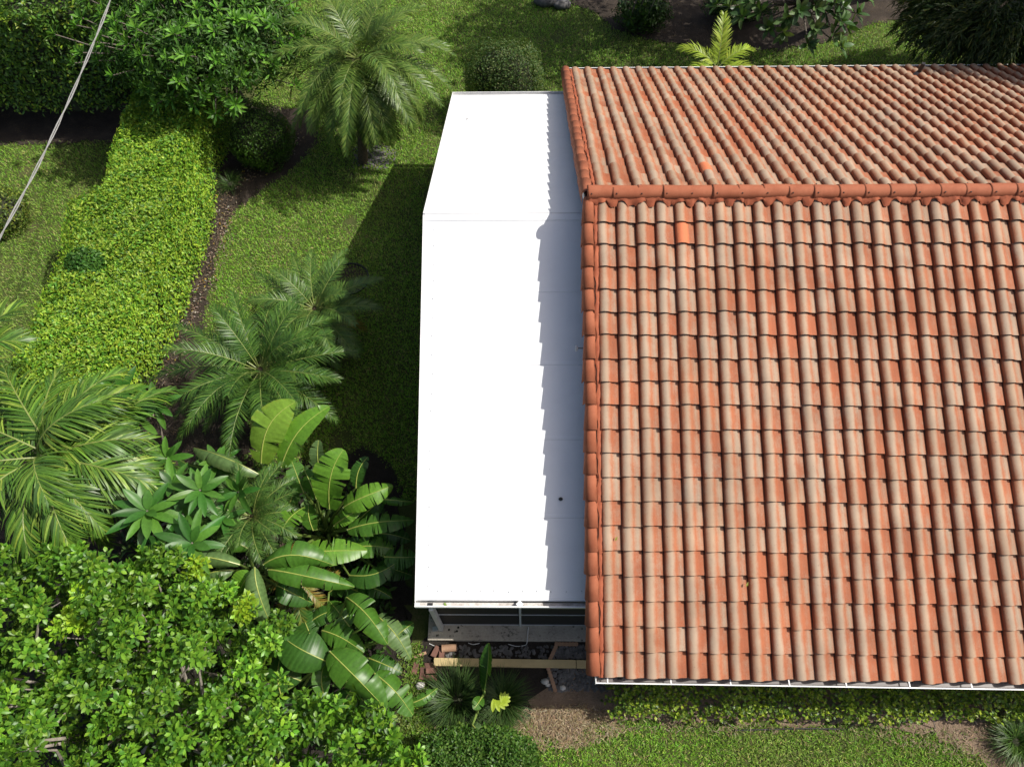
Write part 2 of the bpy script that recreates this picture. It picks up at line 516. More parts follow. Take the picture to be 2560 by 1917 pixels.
def scatter_grass(name, rects, dens, label):
    Ps = []
    for (x0, x1, y0, y1, k) in rects:
        n = int((x1 - x0) * (y1 - y0) * dens * k)
        Ps.append(np.stack([rng.uniform(x0, x1, n), rng.uniform(y0, y1, n)], 1))
    P = np.concatenate(Ps)
    keep = np.ones(len(P), dtype=bool)
    for nm, (pts, _) in BEDS.items():
        # blades stray over the bed edges: test jittered positions
        J = P + rng.normal(0, 0.06, P.shape)
        keep &= ~in_poly(J[:, 0], J[:, 1], pts)
    keep &= ~((P[:, 0] > -2.75) & (P[:, 0] < 12) & (P[:, 1] > -5.7) & (P[:, 1] < 5.9))
    # thin, worn patches
    bare = vnoise(P, 1.1, 3) + 0.5 * vnoise(P, 3.5, 4)
    keep &= ~((bare > 0.72) & (rng.random(len(P)) < 0.75))
    P = P[keep]; n = len(P)
    ang = rng.uniform(0, 2 * PI, n)
    tilt = rng.uniform(0.25, 1.25, n)
    D = np.stack([np.cos(ang) * np.sin(tilt), np.sin(ang) * np.sin(tilt), np.cos(tilt)], 1)
    N = np.stack([-np.cos(ang) * np.cos(tilt), -np.sin(ang) * np.cos(tilt), np.sin(tilt)], 1) + rng.normal(0, .3, (n, 3))
    L = rng.uniform(0.042, 0.095, n); Wd = rng.uniform(0.009, 0.016, n)
    tone = vnoise(P, 0.55, 9)[:, None] * 0.5 + vnoise(P, 2.3, 10)[:, None] * 0.5
    cols = palette(n, [(0.165, 0.360, 0.030), (0.220, 0.420, 0.042), (0.310, 0.440, 0.076), (0.46, 0.41, 0.18)], [.36, .36, .2, .08], 0.2)
    dry = np.clip(tone, 0, 1)
    cols = cols * (1 - 0.45 * dry) + np.array([0.27, 0.25, 0.10]) * 0.45 * dry
    cols = cols * (1 + 0.22 * np.clip(-tone, 0, 1))
    P3 = np.column_stack([P, np.full(n, 0.0)])
    o = link(name, leaves_mesh(name, P3, D, N, L, Wd, cols, T_BLADE, M['grass']))
    return tag(o, label, 'grass', kind='stuff')
scatter_grass('grass', [(-19, -10.6, -2.5, 8.0, 0.75), (-8.8, -2.7, -3.2, 14, 1.0), (-2.7, 17, 5.9, 14.5, 0.8), (-3.6, 8.5, -8.8, -5.9, 1.4)], 1450,
              'short coarse green lawn grass around the house')

# ================================================================== HOUSE WITH TILE ROOF
RZ = 5.10; RA = 0.3931; CA, SA = math.cos(RA), math.sin(RA)
TW = 0.305; EF = 0.3604; EB = 0.3658; OFF = 0.099
NCOL, NROW = 40, 20
SKEW = 0.0088
house = empty('tile_roofed_house', (5.5, 0, 0), 'house with long terracotta barrel tile roof and white gutters', 'house')

def slope_point(side, x, d, h):
    """side -1 front / +1 back; d metres down the slope, h off the slope plane"""
    return Vector((x, side * (d * CA + h * SA), RZ - d * SA + h * CA))

def tile_template(nseg=13):
    PU = [0, .012, .04, .09, .16, .24, .32, .40, .47, .53, .56, .575, .70, .90, 1.0]
    PZ = [-.032, .018, .030, .041, .050, .055, .053, .045, .033, .019, .010, .001, -.007, -.014, -.030]
    us = PU
    prof = []
    for u in us:
        prof.append((u, float(np.interp(u, PU, PZ))))
    # the lock on the right end runs under the next barrel
    Lt = 0.415
    V = []; UV = []; F = []
    def strip(pr, smooth_rows):
        """top sheet and nose face over a run of the profile, with its own vertices so that the arris stays sharp"""
        b = len(V); n = len(pr)
        for (v, dz) in ((0.0, .020), (1.0, -.036)):
            for (u, z) in pr: V.append((u * TW * 1.02, v * Lt, z + dz)); UV.append((u, v))
        for (u, z) in pr: V.append((u * TW * 1.02, 0.0, z + .020)); UV.append((u, 0.0))
        for (u, z) in pr: V.append((u * TW * 1.02, 0.004, z + .020 - .014)); UV.append((u, 0.0))
        for i in range(n - 1):
            F.append((b + i, b + i + 1, b + n + i + 1, b + n + i))
            F.append((b + 3 * n + i, b + 3 * n + i + 1, b + 2 * n + i + 1, b + 2 * n + i))
    strip(prof[:2], 0); strip(prof[1:], 1)
    return np.array(V), np.array(F), np.array(UV)
TV, TF, TUV = tile_template()

def tile_world(side, i, j, jit=True):
    """vertices of tile in column i, course j (1 = by the ridge) in world coordinates"""
    e = EF if side < 0 else EB
    d = j * e + OFF
    dx = rng.normal(0, .004) if jit else 0; dd = rng.normal(0, .008) if jit else 0
    rot = rng.normal(0, .010) if jit else 0; hh = rng.normal(0, .0022) if jit else 0
    if side < 0:                      # the front courses run slightly out of parallel with the ridge
        d += SKEW * (i * TW - 2.9) * j / 20; rot -= SKEW * j / 20
    return side, i * TW + dx, d + dd, rot, hh

def tile_matrix(side, x, d, rot, hh):
    # local x along the ridge (mirrored on neither side), local y up the slope, local z off the slope
    o = slope_point(side, x, d, hh)
    if side < 0:
        ax = Vector((1, 0, 0)); ay = Vector((0, CA, SA)); az = Vector((0, -SA, CA))
    else:
        ax = Vector((1, 0, 0)); ay = Vector((0, -CA, SA)); az = Vector((0, SA, CA))
    R_ = Matrix((ax, ay, az)).transposed().to_4x4()
    return Matrix.Translation(o) @ R_ @ Matrix.Rotation(rot, 4, 'Z')

# roof deck: a thick shell under the tiles
deck = MB()
for side in (-1, 1):
    x0, x1, dl = -0.16, NCOL * TW, NROW * (EF if side < 0 else EB) + 0.02
    a = [slope_point(side, x, d, h) for x in (x0, x1) for d in (0.0, dl) for h in (-0.045, -0.16)]
    deck.add(a, [(0, 1, 3, 2), (4, 6, 7, 5), (0, 4, 5, 1), (2, 3, 7, 6), (0, 2, 6, 4), (1, 5, 7, 3)])
roof = deck.build('roof', M['deck'], house)

tile_me = mesh_np('tile', TV, TF, M['tile'], uv=TUV, smooth=True)
tile_me.polygons.foreach_set('use_smooth', np.array([k % 2 == 0 for k in range(len(TF))], dtype=bool))
single = [(-1, i, j) for j in range(6, 21) for i in range(20)]
roof_off = Matrix.Translation(-total_loc(roof))
for (sd, i, j) in single:
    o = bpy.data.objects.new('tile', tile_me)
    COL.objects.link(o)
    o.parent = roof
    o.matrix_parent_inverse = roof_off
    o.matrix_basis = tile_matrix(*tile_world(sd, i, j))
sset = set(single)
orange = {(-1, 4, 2), (1, 6, 3), (1, 11, 17)}
AV, AF, AU, AR, AP = [], [], [], [], []
cnt = 0
for sd in (-1, 1):
    for i in range(NCOL):
        for j in range(1, NROW + 1):
            if (sd, i, j) in sset: continue
            Mx = np.array(tile_matrix(*tile_world(sd, i, j)))
            AV.append(TV @ Mx[:3, :3].T + Mx[:3, 3]); AF.append(TF + cnt); AU.append(TUV)
            AR.append(np.full(len(TV), rng.random())); cnt += len(TV)
            pl = np.zeros(len(TV))
            if (sd, i, j) in orange: pl[TUV[:, 0] < .58] = 1.0
            AP.append(pl)
tf_me = mesh_np('upper_tiles', np.concatenate(AV), np.concatenate(AF), M['tile'], uv=np.concatenate(AU), smooth=True,
                attrs={'rnd': np.concatenate(AR), 'plain': np.concatenate(AP)})
sm = np.tile(np.array([k % 2 == 0 for k in range(len(TF))], dtype=bool), len(AV))
tf_me.polygons.foreach_set('use_smooth', sm)
link('upper_tiles', tf_me, roof, kind='stuff')

# barge tiles along the gable rake: each a rounded cap with a hanging left flank
def barge_mesh(side):
    prof = [(-.255, -.15), (-.258, -.04), (-.250, .015), (-.225, .052), (-.185, .073), (-.14, .078), (-.10, .066), (-.065, .040), (-.055, .018)]
    Lt = 0.43; V = []
    for (v, dz, sc) in ((0, .016, 1.0), (Lt, -.020, 0.82)):
        for (x, z) in prof:
            sl = 1 - (1 - sc) * (1.6 if x < -.155 else .4)
            V.append((-.155 + (x + .155) * sl, v, z * (sc if z > 0 else 1) + dz))
    n = len(prof)
    for (x, z) in prof: V.append((-.155 + (x + .155) * .86, .004, z * .80 + .010))
    F = []
    for i in range(n - 1):
        F.append((i, i + 1, n + i + 1, n + i)); F.append((2 * n + i, 2 * n + i + 1, i + 1, i))
    return mesh_np('barge_tile', V, F, M['terra'], smooth=True)
barge_me = barge_mesh(-1)
for sd in (-1, 1):
    e = EF if sd < 0 else EB
    for j in range(1, NROW + 1):
        o = bpy.data.objects.new('barge_tile', barge_me)
        COL.objects.link(o); o.parent = roof; o.matrix_parent_inverse = roof_off
        o.matrix_basis = tile_matrix(sd, rng.normal(0, .006), j * e + OFF + rng.normal(0, .012) - (SKEW * 2.9 * j / 20 if sd < 0 else 0), rng.normal(0, .015), rng.normal(0, .004))
# mortar bedding between barge tiles and the first barrels
def ragged_strip(name, parent, pts_fn, n, mat, w0, w1, seed):
    """strip of rough mortar: pts_fn(t, s) -> world point, s across 0..1"""
    r = np.random.default_rng(seed)
    V = []; F = []; ns = 5
    for a in range(n + 1):
        for b in range(ns):
            V.append(pts_fn(a / n, b / (ns - 1), r))
    for a in range(n):
        for b in range(ns - 1):
            F.append((a * ns + b, a * ns + b + 1, (a + 1) * ns + b + 1, (a + 1) * ns + b))
    return link(name, mesh_np(name, V, F, mat, smooth=True), parent)
for sd in (-1, 1):
    e = EF if sd < 0 else EB
    tot = NROW * e + OFF - 0.02
    def fn(t, s, r, sd=sd, tot=tot, e=e):
        d = t * tot
        ph = ((d - OFF) / e) % 1.0
        h = -.012 + .028 * ph + 0.018 * math.sin(PI * s) + r.normal(0, .004)
        return slope_point(sd, -.075 + .105 * s + r.normal(0, .003), d, h)
    ragged_strip('rake_mortar', roof, fn, 150, M['mortar'], 0, 0, 5 + sd)
    def fn2(t, s, r, sd=sd, tot=tot, e=e):
        d = t * tot
        ph = ((d - OFF) / e) % 1.0
        wob = .012 * math.sin(d * 9.0) + .008 * math.sin(d * 23.0)
        return slope_point(sd, -.058 + wob + (s - .5) * (.012 + .006 * math.sin(d * 5.1)), d, .022 + .030 * ph + (-.01 if 0.2 < s < .8 else .004))
    ragged_strip('mortar_crack', roof, fn2, 220, M['deck'], 0, 0, 25 + sd)

# ridge: overlapping half-round caps on mortar
def ridge_mesh():
    V = []; F = []; ns = 12; Lr = 0.435
    for (x, r) in ((0, .121), (.03, .121), (Lr, .110)):
        for k in range(ns + 1):
            a = PI * (k / ns) * 1.12 - 0.06 * PI
            V.append((x, r * math.cos(a), r * 0.92 * math.sin(a)))
    for k in range(ns + 1):
        a = PI * (k / ns) * 1.12 - 0.06 * PI
        V.append((.002, .108 * math.cos(a), .108 * .92 * math.sin(a)))
    n = ns + 1
    for s in range(2):
        for k in range(ns): F.append((s * n + k, s * n + k + 1, (s + 1) * n + k + 1, (s + 1) * n + k))
    for k in range(ns): F.append((3 * n + k, 3 * n + k + 1, k + 1, k))
    return mesh_np('ridge_tile', V, F, M['terra'], smooth=True)
ridge_me = ridge_mesh()
nr = int((NCOL * TW + .15) / .39) + 1
for k in range(nr):
    o = bpy.data.objects.new('ridge_tile', ridge_me)
    COL.objects.link(o); o.parent = roof; o.matrix_parent_inverse = roof_off
    o.matrix_basis = (Matrix.Translation((-0.155 + k * .39 + rng.normal(0, .004), rng.normal(0, .004), RZ + .035 + rng.normal(0, .003)))
                      @ Matrix.Rotation(rng.normal(0, .012), 4, 'Z') @ Matrix.Rotation(-.014, 4, 'Y'))
nails = MB()
for k in range(nr):
    for dy in (-.095, .09):
        nails.box((-0.155 + k * .39 + .06, dy * .98, RZ + .035 + .075), (.016, .016, .016))
nails.build('ridge_nails', M['black'], roof)
for sd in (-1, 1):
    def fn(t, s, r, sd=sd):
        x = -0.13 + t * (NCOL * TW + .13)
        col = (x / TW) % 1.0
        barrel = (.010 + .056 * max(0, math.sin(PI * min(col / .56, 1))) ** .6) if x > 0 else .01
        reach = .150 + (.045 if col > .56 else -.01) + .02 * math.sin(x * 31) + r.normal(0, .008)
        d = .06 + s * (reach - .06)
        h = (1 - s) * .085 + s * (barrel + .004) - (0.012 if s > .9 else 0)
        return slope_point(sd, x, d, h + r.normal(0, .004))
    ragged_strip('ridge_mortar', roof, fn, 400, M['mortar'], 0, 0, 15 + sd)
end = MB()
end.lathe((0, 0, 0), [(0.0, 0.0), (.06, .0), (.105, .002)], 14)
eo = end.build('ridge_end_cap', M['mortar'], roof)
eo.matrix_basis = Matrix.Translation((-.15, 0, RZ + .04)) @ Matrix.Rotation(-PI / 2, 4, 'Y')

# walls under the roof, with gable
wl = MB()
wx0, wx1, wy = 0.42, NCOL * TW - .5, 6.15
zt = RZ - wy / CA * SA - 0.16
wl.box(((wx0 + wx1) / 2, 0, zt / 2 - .01), (wx1 - wx0, 2 * wy, zt - 0.02))
for x in (wx0, wx1):
    wl.add([(x, -wy, zt - .02), (x, wy, zt - .02), (x, 0, RZ - .2), (x + .15, -wy, zt - .02), (x + .15, wy, zt - .02), (x + .15, 0, RZ - .2)],
           [(0, 1, 2), (3, 5, 4), (0, 2, 5, 3), (1, 4, 5, 2)])
wl.build('wall', M['stucco'], house)
fas = MB()
for sd in (-1, 1):
    for a, b in ((-.13, NCOL * TW),):
        e = NROW * (EF if sd < 0 else EB)
        p = slope_point(sd, a, e - .03, -.17); q = slope_point(sd, b, e - .03, -.17)
        fas.bar(p, q, .03, .16)
    # rake board along the gable
    p = slope_point(sd, -.165, .05, -.16); q = slope_point(sd, -.165, NROW * (EF if sd < 0 else EB) - .05, -.16)
    fas.bar(p, q, .03, .17)
fas.build('fascia_board', M['trim'], house)

def house_gutter(sd):
    e = NROW * (EF if sd < 0 else EB)
    y0 = sd * (e * CA + .0 - .06); y1 = sd * (e * CA + OFF + .075)
    z = 2.215
    x0, x1 = (-.11, NCOL * TW)
    g = MB()
    prof = [(y0, z + .045), (y0, z - .075), (y1 - sd * .03, z - .075), (y1, z - .01), (y1, z + .03)]
    # trough as a thin sheet with thickness
    t = .004
    def strip(p, inner):
        vs = []; fs = []
        for x in (x0, x1): vs += [(x, yy, zz) for yy, zz in p]
        n = len(p)
        for i in range(n - 1): fs.append((i, i + 1, n + i + 1, n + i) if not inner else (i, n + i, n + i + 1, i + 1))
        return vs, fs
    g.add(*strip(prof, False))
    g.box(((x0 + x1) / 2, y1, z + .034), (x1 - x0, .017, .016))
    for xe in (x0, x1):
        g.box((xe, (y0 + y1) / 2, z - .02), (.012, abs(y1 - y0) + .02, .12))
    o = g.build('gutter', M['trim'], house)
    b = MB()
    pin = [(y0 + sd * .006, z + .030), (y0 + sd * .006, z - .068), (y1 - sd * .034, z - .068), (y1 - sd * .012, z - .012), (y1 - sd * .012, z + .020)]
    vs = [(x, yy, zz) for x in (x0 + .01, x1 - .01) for yy, zz in pin]
    b.add(vs, [(i, i + 1, 6 + i, 5 + i) for i in range(4)])
    b.build('gutter_bed', M['gutter_grey'], o)
    if sd < 0:
        xs = 0.06
        while xs < x1 - .3:
            s = MB()
            s.bar((xs, y0, z + .042), (xs + random.uniform(-.01, .01), y1, z + .048), .018, .004)
            s.build('gutter_strap', M['trim'], o)
            xs += .87 + random.uniform(-.05, .05)
        h = MB(); h.box((.245, (y0 + y1) / 2 - .01, z - .053), (.06, .09, .008)); h.build('outlet_hole', M['black'], o)
        d = MB()
        for k in range(26):
            xx = 4.4 + abs(random.gauss(0, .35)); d.box((xx, (y0 + y1) / 2 + random.uniform(-.02, .03), z - .05), (random.uniform(.02, .08), random.uniform(.01, .03), .015), random.uniform(0, 3))
        d.build('gutter_debris', M['gutter_grey'], o)
    if sd < 0:                           # the front gutter follows the courses
        P_ = Vector((2.9, y1, 0))
        o.matrix_basis = Matrix.Translation(P_) @ Matrix.Rotation(-SKEW, 4, 'Z') @ Matrix.Translation(-P_)
    return o
house_gutter(-1); house_gutter(1)
# plumbing vent near the back eave
vp = MB(); vb = slope_point(1, 7.95, 6.75, 0)
vp.tube([vb, vb + Vector((0, 0, .30))], .045, 12)
vo = vp.build('vent_pipe', M['black'], roof)
vf = MB(); vf.lathe(tuple(vb), [(.10, -.01), (.07, .05), (.05, .09)], 12); vf.build('vent_flashing', M['dark_grey'], vo)

# ================================================================== PATIO ROOM
XL, XR = -2.84, 0.40
YR, ZR_, YF, YB, ZE = 0.25, 4.409, -5.615, 6.112, 2.15
MS = (ZR_ - ZE) / (YR - YF)
patio = empty('screened_patio', (-1.3, .2, 0), 'white gabled panel roof of screened patio beside the tiled house', 'patio room')
def wz(y): return ZR_ - MS * abs(y - YR)
panels = [(YR, -1.02), (-1.02, -2.159), (-2.159, -3.292), (-3.292, -4.441), (-4.441, YF), (YR, 1.287), (1.287, 2.446), (2.446, 3.599), (3.599, 4.754), (4.754, YB)]
PT = .08
for (a, b) in panels:
    sgn = 1 if b > a else -1
    m = MB()
    g = .0012
    n = Vector((0, sgn * MS, 1)).normalized()
    a2, b2 = a + sgn * g, b - sgn * g
    top = [Vector((x, y, wz(y))) for x in (XL + .012, XR) for y in (a2, b2)]
    # slight crown and standing lip at the lower edge
    lip = .003
    y_l = b2 - sgn * .05
    P = []
    for x in (XL + .012, XR):
        P += [Vector((x, a2, wz(a2))), Vector((x, y_l, wz(y_l))), Vector((x, y_l + sgn * .006, wz(y_l) + lip - MS * .006)), Vector((x, b2, wz(b2) + lip)),
              Vector((x, b2, wz(b2) - PT)), Vector((x, a2, wz(a2) - PT))]
    f = [(i, i + 1, 6 + i + 1, 6 + i) for i in range(5)] + [(5, 0, 6, 11), tuple(range(6)), tuple(range(11, 5, -1))]
    if sgn > 0: f = [tuple(reversed(q)) for q in f]
    m.add(P, f)
    m.build('roof_panel', M['white'], patio)
# ridge flashing: two low steps
fl = MB()
for sgn in (-1, 1):
    n = Vector((0, sgn * MS, 1)).normalized()
    ya, yb = YR, YR + sgn * .11
    pa = [Vector((x, y, wz(y))) + n * h for x in (XL + .02, XR) for y, h in ((ya, .012), (yb, .012), (yb, .001))]
    f = [(0, 1, 4, 3), (1, 2, 5, 4)]
    fl.add(pa, f if sgn > 0 else [tuple(reversed(q)) for q in f])
fl.build('ridge_flashing', M['white'], patio)
# edge trim on the left rake
et = MB()
for sgn, ye in ((-1, YF), (1, YB)):
    p = Vector((XL, YR, ZR_ - .045)); q = Vector((XL, ye, wz(ye) - .045))
    et.bar(p, q, .022, .115)
et.build('edge_trim', M['trim'], patio)
# screws
sc = MB()
def screw(x, y, sgn):
    n = Vector((0, sgn * MS, 1)).normalized()
    c = Vector((x, y, wz(y))) + n * .004
    sc.lathe(tuple(c), [(.011, 0), (.011, .004), (.004, .009), (0, .009)], 6)
yy = YR - .25
while yy > YF + .1:
    screw(XL + .19 + random.uniform(-.01, .01), yy, -1); yy -= random.uniform(.25, .32)
xx = XL + .35
while xx < XR - .1:
    screw(xx, YF + .13 + random.uniform(-.01, .01), -1); xx += random.uniform(.20, .25)
xx = XL + .3
while xx < XR - .1:
    screw(xx, YR - .085, -1); xx += random.uniform(.22, .42)
sc.build('screw_heads', M['grey_alu'], patio, kind='stuff')
# front gutter
gy0, gy1, gz = YF - .008, -5.705, ZE - .035
g = MB()
gx0, gx1 = XL - .012, XR
g.box(((gx0 + gx1) / 2, (gy0 + gy1) / 2, gz - .085), (gx1 - gx0, gy0 - gy1, .006))
g.box(((gx0 + gx1) / 2, gy1, gz - .037), (gx1 - gx0, .008, .10))
g.box(((gx0 + gx1) / 2, gy1 - .001, gz + .018), (gx1 - gx0, .020, .012))
g.box((gx0 + .003, (gy0 + gy1) / 2, gz - .035), (.007, gy0 - gy1 - .008, .10))
go = g.build('gutter', M['trim'], patio)
b = MB(); b.box(((gx0 + gx1) / 2 + .03, (gy0 + gy1) / 2 + .004, gz - .075), (gx1 - gx0 - .08, gy0 - gy1 - .02, .010)); b.build('gutter_bed', M['gutter_in'], go)
h = MB(); h.box((gx0 + .23, (gy0 + gy1) / 2 + .004, gz - .066), (.085, .055, .008)); h.build('outlet_hole', M['black'], go)
lf = MB(); lf.box((gx0 + .47, (gy0 + gy1) / 2, gz - .06), (.03, .07, .006), .5, .15); lf.build('gutter_leaf', simple_mat('fallen_leaf', (.16, .26, .03), .5), go)
dm = MB(); dm.box((-1.22, (gy0 + gy1) / 2, gz + .012), (.085, .085, .006), PI / 4); dm.build('gutter_bracket', M['white'], go)
# back gutter / drip edge
g = MB()
by0, by1 = YB + .008, YB + .12
g.box(((gx0 + gx1) / 2, (by0 + by1) / 2, gz - .085), (gx1 - gx0, by1 - by0, .006))
g.box(((gx0 + gx1) / 2, by1, gz - .030), (gx1 - gx0, .010, .115))
g.box((gx0 + .003, (by0 + by1) / 2, gz - .035), (.007, by1 - by0 - .012, .10))
g.build('gutter', M['trim'], patio)
# downspout
dsx = XL + .22
d = MB()
d.bar((dsx, -5.665, gz - .09), (dsx, -5.665, gz - .22), .075, .055)
d.bar((dsx, -5.675, gz - .20), (dsx - .01, -5.675, .22), .10, .07)
d.bar((dsx - .01, -5.665, .24), (dsx - .16, -5.68, .15), .075, .055)
d.build('downspout', M['grey_alu'], patio)
# slab
M['slab'] = ground_material('stained_concrete', [(0.34, (0.05, 0.045, 0.038)), (0.44, (0.34, 0.31, 0.26)), (0.7, (0.50, 0.46, 0.38))], 3.0, 26.0, 0.4, 0.01, (13.0, .26, (.03, .028, .022)))
s = MB(); s.box(((XL - .04 + XR) / 2, (-5.86 + 6.0) / 2, .06), (XR - XL + .04, 11.86, .12)); s.build('slab', M['slab'], patio, bevel=.012)
# screen walls: posts, rails, mesh
WY = -5.628 + .03
zt_f = ZE - .10
posts = [(-2.64, WY + .03), (-1.22, WY), (.25, WY)]
for (x, y) in posts:
    p = MB(); p.box((x, y, .12 + (zt_f - .12) / 2), (.036, .04, zt_f - .12)); p.build('post', M['grey_alu'], patio)
for z in (.135, 0.985, zt_f - .03):
    r_ = MB(); r_.box((-1.255, WY + .008, z), (2.96, .020, .024)); r_.build('rail', M['grey_alu'], patio)
for (xa, xb) in ((-2.73, -1.25), (-1.19, .22)):
    for (za, zb) in ((.150, .972), (.998, zt_f - .045)):
        p = MB(); p.box(((xa + xb) / 2, WY + .012, (za + zb) / 2), (xb - xa, .006, zb - za)); p.build('screen_panel', M['screen'], patio)
ys = np.linspace(WY + .6, 5.8, 7)
for k, y in enumerate(ys):
    top = wz(y) - .10
    p = MB(); p.box((-2.76, y, .12 + (top - .12) / 2), (.05, .052, top - .12)); p.build('post', M['grey_alu'], patio)
edges = [WY] + list(ys)
for k in range(len(edges) - 1):
    ya, yb = edges[k] + .03, edges[k + 1] - .03
    m = MB()
    za = .14
    m.add([(-2.765, ya, za), (-2.765, yb, za), (-2.765, yb, wz(yb) - .12), (-2.765, ya, wz(ya) - .12), (-2.755, ya, za), (-2.755, yb, za), (-2.755, yb, wz(yb) - .12), (-2.755, ya, wz(ya) - .12)],
          [(0, 3, 2, 1), (4, 5, 6, 7), (0, 1, 5, 4), (2, 3, 7, 6)])
    if ya < YR < yb:
        m = MB()
        m.add([(-2.765, ya, za), (-2.765, yb, za), (-2.765, yb, wz(yb) - .12), (-2.765, YR, ZR_ - .12), (-2.765, ya, wz(ya) - .12)], [(0, 4, 3, 2, 1)])
    m.build('screen_panel', M['screen'], patio)
p = MB(); p.box((-1.25, 5.9, 1.1), (2.9, .01, 1.9)); p.build('screen_panel', M['screen'], patio)

# ================================================================== PLANTS
CM = np.array(cam.matrix_world)
CP = CM[:3, 3].copy()
def at(a, b, z):
    """point at height z metres on the line of sight through image pixel (a, b)"""
    u, v = a * 1.15784, b * 1.15784
    d = CM[:3, :3] @ np.array([(u - 1280) / 1771.1, -(v - 958.5) / 1771.1, -1.0])
    return CP + d * (z - CP[2]) / d[2]

M['leaf'] = leaf_mat('leaf_matte', 0.45, 0.30)
M['gloss'] = leaf_mat('leaf_glossy', 0.40, 0.24, 0.36)
M['frond'] = leaf_mat('palm_leaflet', 0.40, 0.24, 0.38)
M['bark'] = simple_mat('grey_bark', (0.20, 0.17, 0.14), 0.9, 0.5, 14, bmp=0.6)
M['bark_dark'] = simple_mat('dark_bark', (0.075, 0.058, 0.045), 0.95, 0.5, 12, bmp=0.7)
M['fibre'] = simple_mat('palm_fibre', (0.13, 0.095, 0.06), 0.95, 0.6, 25, bmp=0.8)
M['twig'] = simple_mat('twig_mass', (0.030, 0.036, 0.014), 0.95, 0.6, 18, bmp=0.9)
M['rachis'] = simple_mat('frond_rib', (0.20, 0.25, 0.06), 0.5, 0.3, 9)
M['rib'] = simple_mat('yellow_midrib', (0.33, 0.38, 0.085), 0.4, 0.2, 9)
M['stalk'] = simple_mat('leaf_stalk', (0.16, 0.24, 0.05), 0.45, 0.35, 7)

def lump_core(name, parent, c, r, mat, seed=0, ns=18, nr=10, amp=.14):
    """uneven dense inner growth that the leaves stand on"""
    V = []; F = []
    for a in range(nr + 1):
        th = PI * a / nr
        for b in range(ns):
            ph = 2 * PI * b / ns
            V.append((math.sin(th) * math.cos(ph), math.sin(th) * math.sin(ph), math.cos(th)))
    V = np.array(V); V *= (1 + amp * vnoise(V, 3.0, seed))[:, None]
    for a in range(nr):
        for b in range(ns):
            F.append((a * ns + b, a * ns + (b + 1) % ns, (a + 1) * ns + (b + 1) % ns, (a + 1) * ns + b))
    V = V * np.array(r) + np.array(c)
    V[:, 2] = np.maximum(V[:, 2], .01)
    return link(name, mesh_np(name, V, F, mat), parent)

def outward_leaves(P, Nr, spread=.75, lift=.25):
    """leaf directions lying roughly along the surface with normals facing out"""
    n = len(P)
    t = rdir(n); t = unit(t - (t * Nr).sum(1, keepdims=True) * Nr)
    D = unit(t + Nr * rng.uniform(-.15, .9, (n, 1)) * spread + np.array([0, 0, lift]))
    N = unit(Nr + rng.normal(0, .45, (n, 3)))
    return D, N

def ellipsoid_pts(n, c, r, zmin=0.02, shell=.22, seed=1, box=2.0):
    """points in an uneven shell; box>2 squares the outline off like clipping does"""
    d = rdir(n)
    d = d / (np.abs(d) ** box).sum(1, keepdims=True) ** (1 / box)
    k = 1 - np.abs(rng.normal(0, shell * .6, (n, 1)))
    k = k * (1 + .15 * vnoise(d, 3.3, seed)[:, None] + .04 * vnoise(d, 9.0, seed + 1)[:, None])
    P = np.array(c) + d * np.array(r) * k
    Nr = unit(d / np.array(r))
    m = P[:, 2] > zmin
    return P[m], Nr[m]

def shrub(name, label, c, r, n, L, W, cols, wts=None, mat='leaf', cat='shrub', box=2.6, core=.80, seed=1, tmpl=T_SMALL, group=None, shell=.2, stem=True):
    t = empty(name, (c[0], c[1], 0), label, cat, group)
    P, Nr = ellipsoid_pts(n, c, r, shell=shell, seed=seed, box=box)
    D, N = outward_leaves(P, Nr)
    k = len(P)
    link('foliage', leaves_mesh('foliage', P, D, N, rng.uniform(.7, 1.25, k) * L, rng.uniform(.7, 1.2, k) * W, palette(k, cols, wts), tmpl, M[mat]), t, kind='stuff')
    lump_core('branches', t, c, np.array(r) * core, M['twig'], seed)
    if stem:
        s = MB(); s.tube([(c[0], c[1], 0), (c[0] + .02, c[1], c[2])], [.05, .03], 7); s.build('trunk', M['bark_dark'], t)
    return t

